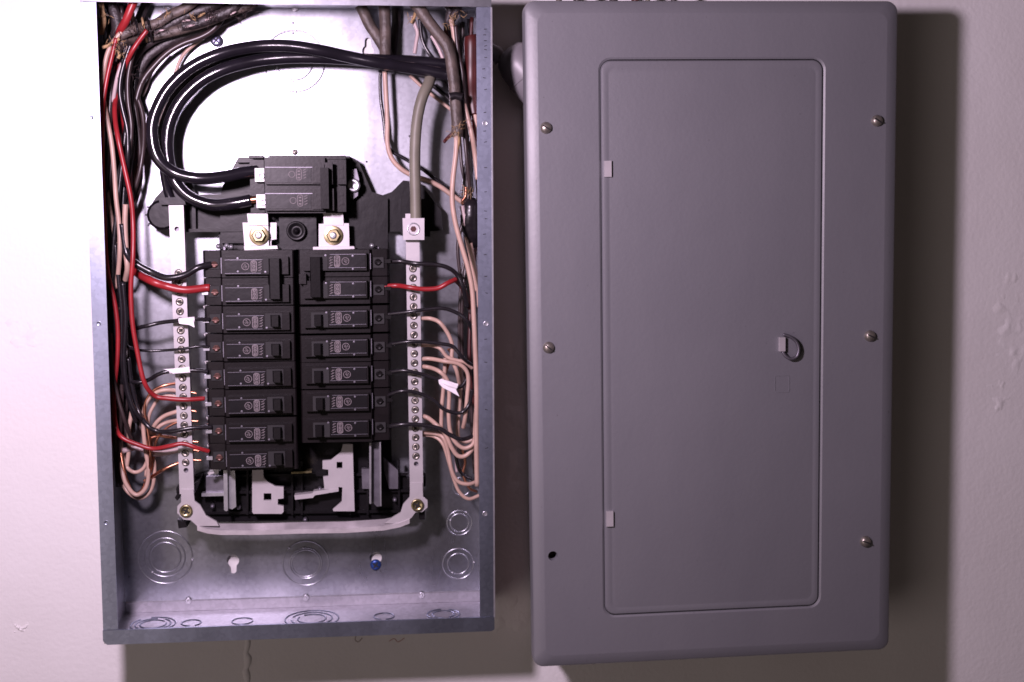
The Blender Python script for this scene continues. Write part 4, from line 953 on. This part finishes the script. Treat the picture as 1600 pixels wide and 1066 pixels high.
for t in tr:
    if len(set(t)) == 3:
        try: bm.faces.new([vs[i] for i in t])
        except ValueError: pass
iv = vs[len(outer):len(outer) + len(inner)]; hv = vs[len(outer) + len(inner):]
i2 = loop3(bm, DX0 - .0003, DX1 + .0003, DZ0 - .0003, DZ1 + .0003, .0112, YC + .0010); i3 = loop3(bm, DX0 - .0002, DX1 + .0002, DZ0 - .0002, DZ1 + .0002, .011, YC + .0035)
ringface(bm, iv, i2); ringface(bm, i2, i3)
h2 = [bm.verts.new((p[0], YC + .0025, p[1])) for p in circ(hol.x, hol.z, .0040, 20)]; h3 = [bm.verts.new((p[0], YC + .007, p[1])) for p in circ(hol.x, hol.z, .0040, 20)]
ringface(bm, hv, h2); ringface(bm, h2, h3)
cov = obj('cover_frame', bm, M['paint'], closed)
cov.data.set_sharp_from_angle(angle=.55)
for p in cov.data.polygons: p.use_smooth = not (abs(p.normal.y) > .999 and len(p.vertices) == 3)
# door: own sheet with rolled edges, a touch deeper than the frame
bm = bmesh.new()
def dl(d, y, r): return loop3(bm, DX0 + d, DX1 - d, DZ0 + d, DZ1 - d, r, y)
ls = [dl(0, YC + .0055, .010), dl(.0004, YC + .0018, .010), dl(.0016, YC + .0004, .009), dl(.0055, YC - .0002, .008), dl(.0068, YC + .0003, .008), dl(.0085, YC + .0001, .007)]
for A, B in zip(ls, ls[1:]): ringface(bm, A, B)
bm.faces.new(ls[-1])
door = obj('door', bm, M['paint'], closed)
for p in door.data.polygons: p.use_smooth = True
door.data.set_sharp_from_angle(angle=.6)
for px, py in ((949, 264), (952, 810)):
    c = DR(U(px, py, YC)); obj('hinge_tab', box(c.x - .0032, c.x + .0036, YC - .0026, YC + .001, c.z - .0076, c.z + .0074), M['alu'], door, bevel=.0018)
c = DR(U(1221, 538, YC)); obj('latch_tab', box(c.x - .0029, c.x + .0026, YC - .0042, YC, c.z - .0066, c.z + .0070), M['alu'], door, bevel=.0006)
rp = [(1224, 523), (1234, 526), (1244, 534), (1248, 546), (1245, 557), (1236, 561), (1228, 557), (1223, 550)]
bm = bmesh.new(); P = []
for k, (a_, b_) in enumerate(rp):
    q = DR(U(a_, b_, YC - .0032 - .0015 * math.sin(k / 7 * math.pi))); P.append((q.x, q.y, q.z, .0016))
obj('pull_ring', tube(bm, P, 10), M['dull'], door, smooth=True)
c = DR(U(1222, 600, YC)); A_ = rrect(c.x - .0075, c.x + .0075, c.z - .0085, c.z + .0085, .002, 3); B_ = rrect(c.x - .0068, c.x + .0068, c.z - .0078, c.z + .0078, .0016, 3)
bm = bmesh.new(); plate(bm, A_, [B_], YC + .00005 - .0003, YC + .0008); obj('embossed_square', bm, M['paint'], door)
for c in scrp:
    bm = bmesh.new(); lathe(bm, [(.0054, .0008), (.0056, -.0006), (.0049, -.0026), (.0034, -.0040), (.00001, -.0045)], (c.x, YC, c.z), 24)
    s = obj('cover_screw', bm, M['screwsteel'], closed, smooth=True)
    bm = bmesh.new(); bx(bm, c.x - .0038, c.x + .0038, YC - .0047, YC - .0028, c.z - .0006, c.z + .0006)
    bmesh.ops.rotate(bm, verts=bm.verts, cent=c, matrix=Matrix.Rotation(random.uniform(.2, .8), 3, 'Y')); obj('slot', bm, M['recess'], s)

rm = Matrix.Rotation(-TH, 3, 'Y') ; l0 = closed.location.copy()
closed.location = CC + rm @ (l0 - CC); closed.rotation_euler = (0, -TH, 0)

# ------------------------------------------------------------------ conduit between the panels, cables above the closed one
bm = bmesh.new()
tube(bm, [(BW + .0016, -.030, -.042, .0075), (BW + .010, -.030, -.046, .0075), (BW + .016, -.030, -.052, .0078)], 20)
cc = U(829, 121, -.035); body = Vector((cc.x, -.035, cc.z))
b2 = bmesh.new(); lathe(b2, [(.00001, -.036), (.012, -.034), (.0185, -.028), (.0215, -.018), (.0225, 0), (.0215, .018), (.0185, .028), (.012, .034), (.00001, .036)], (0, 0, 0), 32, axis='Z')
lathe(b2, [(.0224, -.0008), (.0231, -.0006), (.0231, .0006), (.0224, .0008)], (0, 0, .004), 32, axis='Z')
bmesh.ops.rotate(b2, verts=b2.verts, cent=(0, 0, 0), matrix=Matrix.Rotation(math.radians(-40), 3, 'Y'))
bmesh.ops.translate(b2, verts=b2.verts, vec=body)
me_ = bpy.data.meshes.new('t'); b2.to_mesh(me_); b2.free(); bm.from_mesh(me_)
cf = tag(obj('conduit_elbow', bm, M['pvc'], smooth=True), 'pale grey conduit elbow in the gap between the open box and the closed panel', 'conduit')
GT = 'cables rising above the closed panel'
for k, (px, w, m_) in enumerate(((873, 5, 'sheath'), (902, 7, 'wbrown'), (958, 7, 'sheath2'), (992, 7, 'wdred'), (1012, 4, 'grey'), (1052, 5, 'sheath2'))):
    c = U(px, 4, -.05); P = [(c.x, -.050, CZ1 - .004, w * .0006), (c.x + .001, -.048, .03, w * .0006), (c.x + random.uniform(-.006, .006), -.03, .09, w * .0006), (c.x, -.02, .2, w * .0006)]
    lab = ['thin tan cable above the closed panel, nearest its upper left corner', 'dark brown cable above the closed panel, second from the left', 'dusky grey cable above the closed panel, third from its left', 'dark red cable above the closed panel, beside the dusky one', 'thin olive cable above the closed panel, right of the dark red one', 'short dusky cable furthest right above the closed panel'][k]
    tag(obj('entry_cable', tube(bmesh.new(), P, 10), M[m_], smooth=True), lab, 'cable', GT)
# ------------------------------------------------------------------ marks and lumps on the wall
bm = bmesh.new(); P = []
for k in range(14):
    c = U(386 + 1.1 * math.sin(k * 1.7) + random.uniform(-.8, .8), 996 + k * 8, 0); P.append((c.x, .0006, c.z, random.uniform(.0024, .0042)))
tag(obj('plaster_ridge', tube(bm, P, 10, .7), M['wall'], smooth=True), 'lumpy vertical ridge of filler on the wall below the open box', 'filler')
from mathutils import noise as mnoise
def rough_patch(px, py, w, h, amp, sc, seed, m_='wall'):
    c = U(px, py, 0); bm = bmesh.new(); nx, nz = 36, 48; g = []
    for j in range(nz + 1):
        row = []
        for i in range(nx + 1):
            u, v = i / nx * 2 - 1, j / nz * 2 - 1; d = max(0, 1 - (u * u + v * v) ** .5)
            x, z = c.x + u * w / 2, c.z + v * h / 2
            n_ = mnoise.fractal(Vector((x * sc, seed, z * sc)), 1, 2, 5)
            row.append(bm.verts.new((x, .0004 - min(1, d * 2.2) * (.00035 + amp * max(-.35, n_)), z)))
        g.append(row)
    for j in range(nz):
        for i in range(nx): bm.faces.new((g[j][i], g[j][i + 1], g[j + 1][i + 1], g[j + 1][i]))
    return obj('rough_plaster', bm, M[m_], wall, smooth=True)
rough_patch(1588, 500, .07, .16, .0016, 90, 1.0); rough_patch(1560, 620, .04, .05, .0012, 110, 7.0)
rough_patch(33, 980, .022, .016, .0035, 200, 3.0); rough_patch(40, 520, .06, .05, .0009, 90, 5.0); rough_patch(806, 640, .036, .26, .0022, 45, 9.0); rough_patch(798, 960, .05, .10, .0022, 50, 11.0)
for nm, m_, pts, lab in (('pencil_mark', 'darkmark', [(556, 994), (555, 1000), (560, 1003), (566, 997)], 'small dark pencil tick on the wall under the open box'),
                      ('crayon_mark', 'redmark', [(608, 1002), (616, 998), (622, 1003), (632, 997)], 'small red crayon squiggle on the wall under the open box')):
    P = [(U(a, b, 0).x, -.0001, U(a, b, 0).z, .00045) for a, b in pts]
    tag(obj(nm, tube(bmesh.new(), P, 6, .3), M[m_], smooth=True), lab, 'mark')
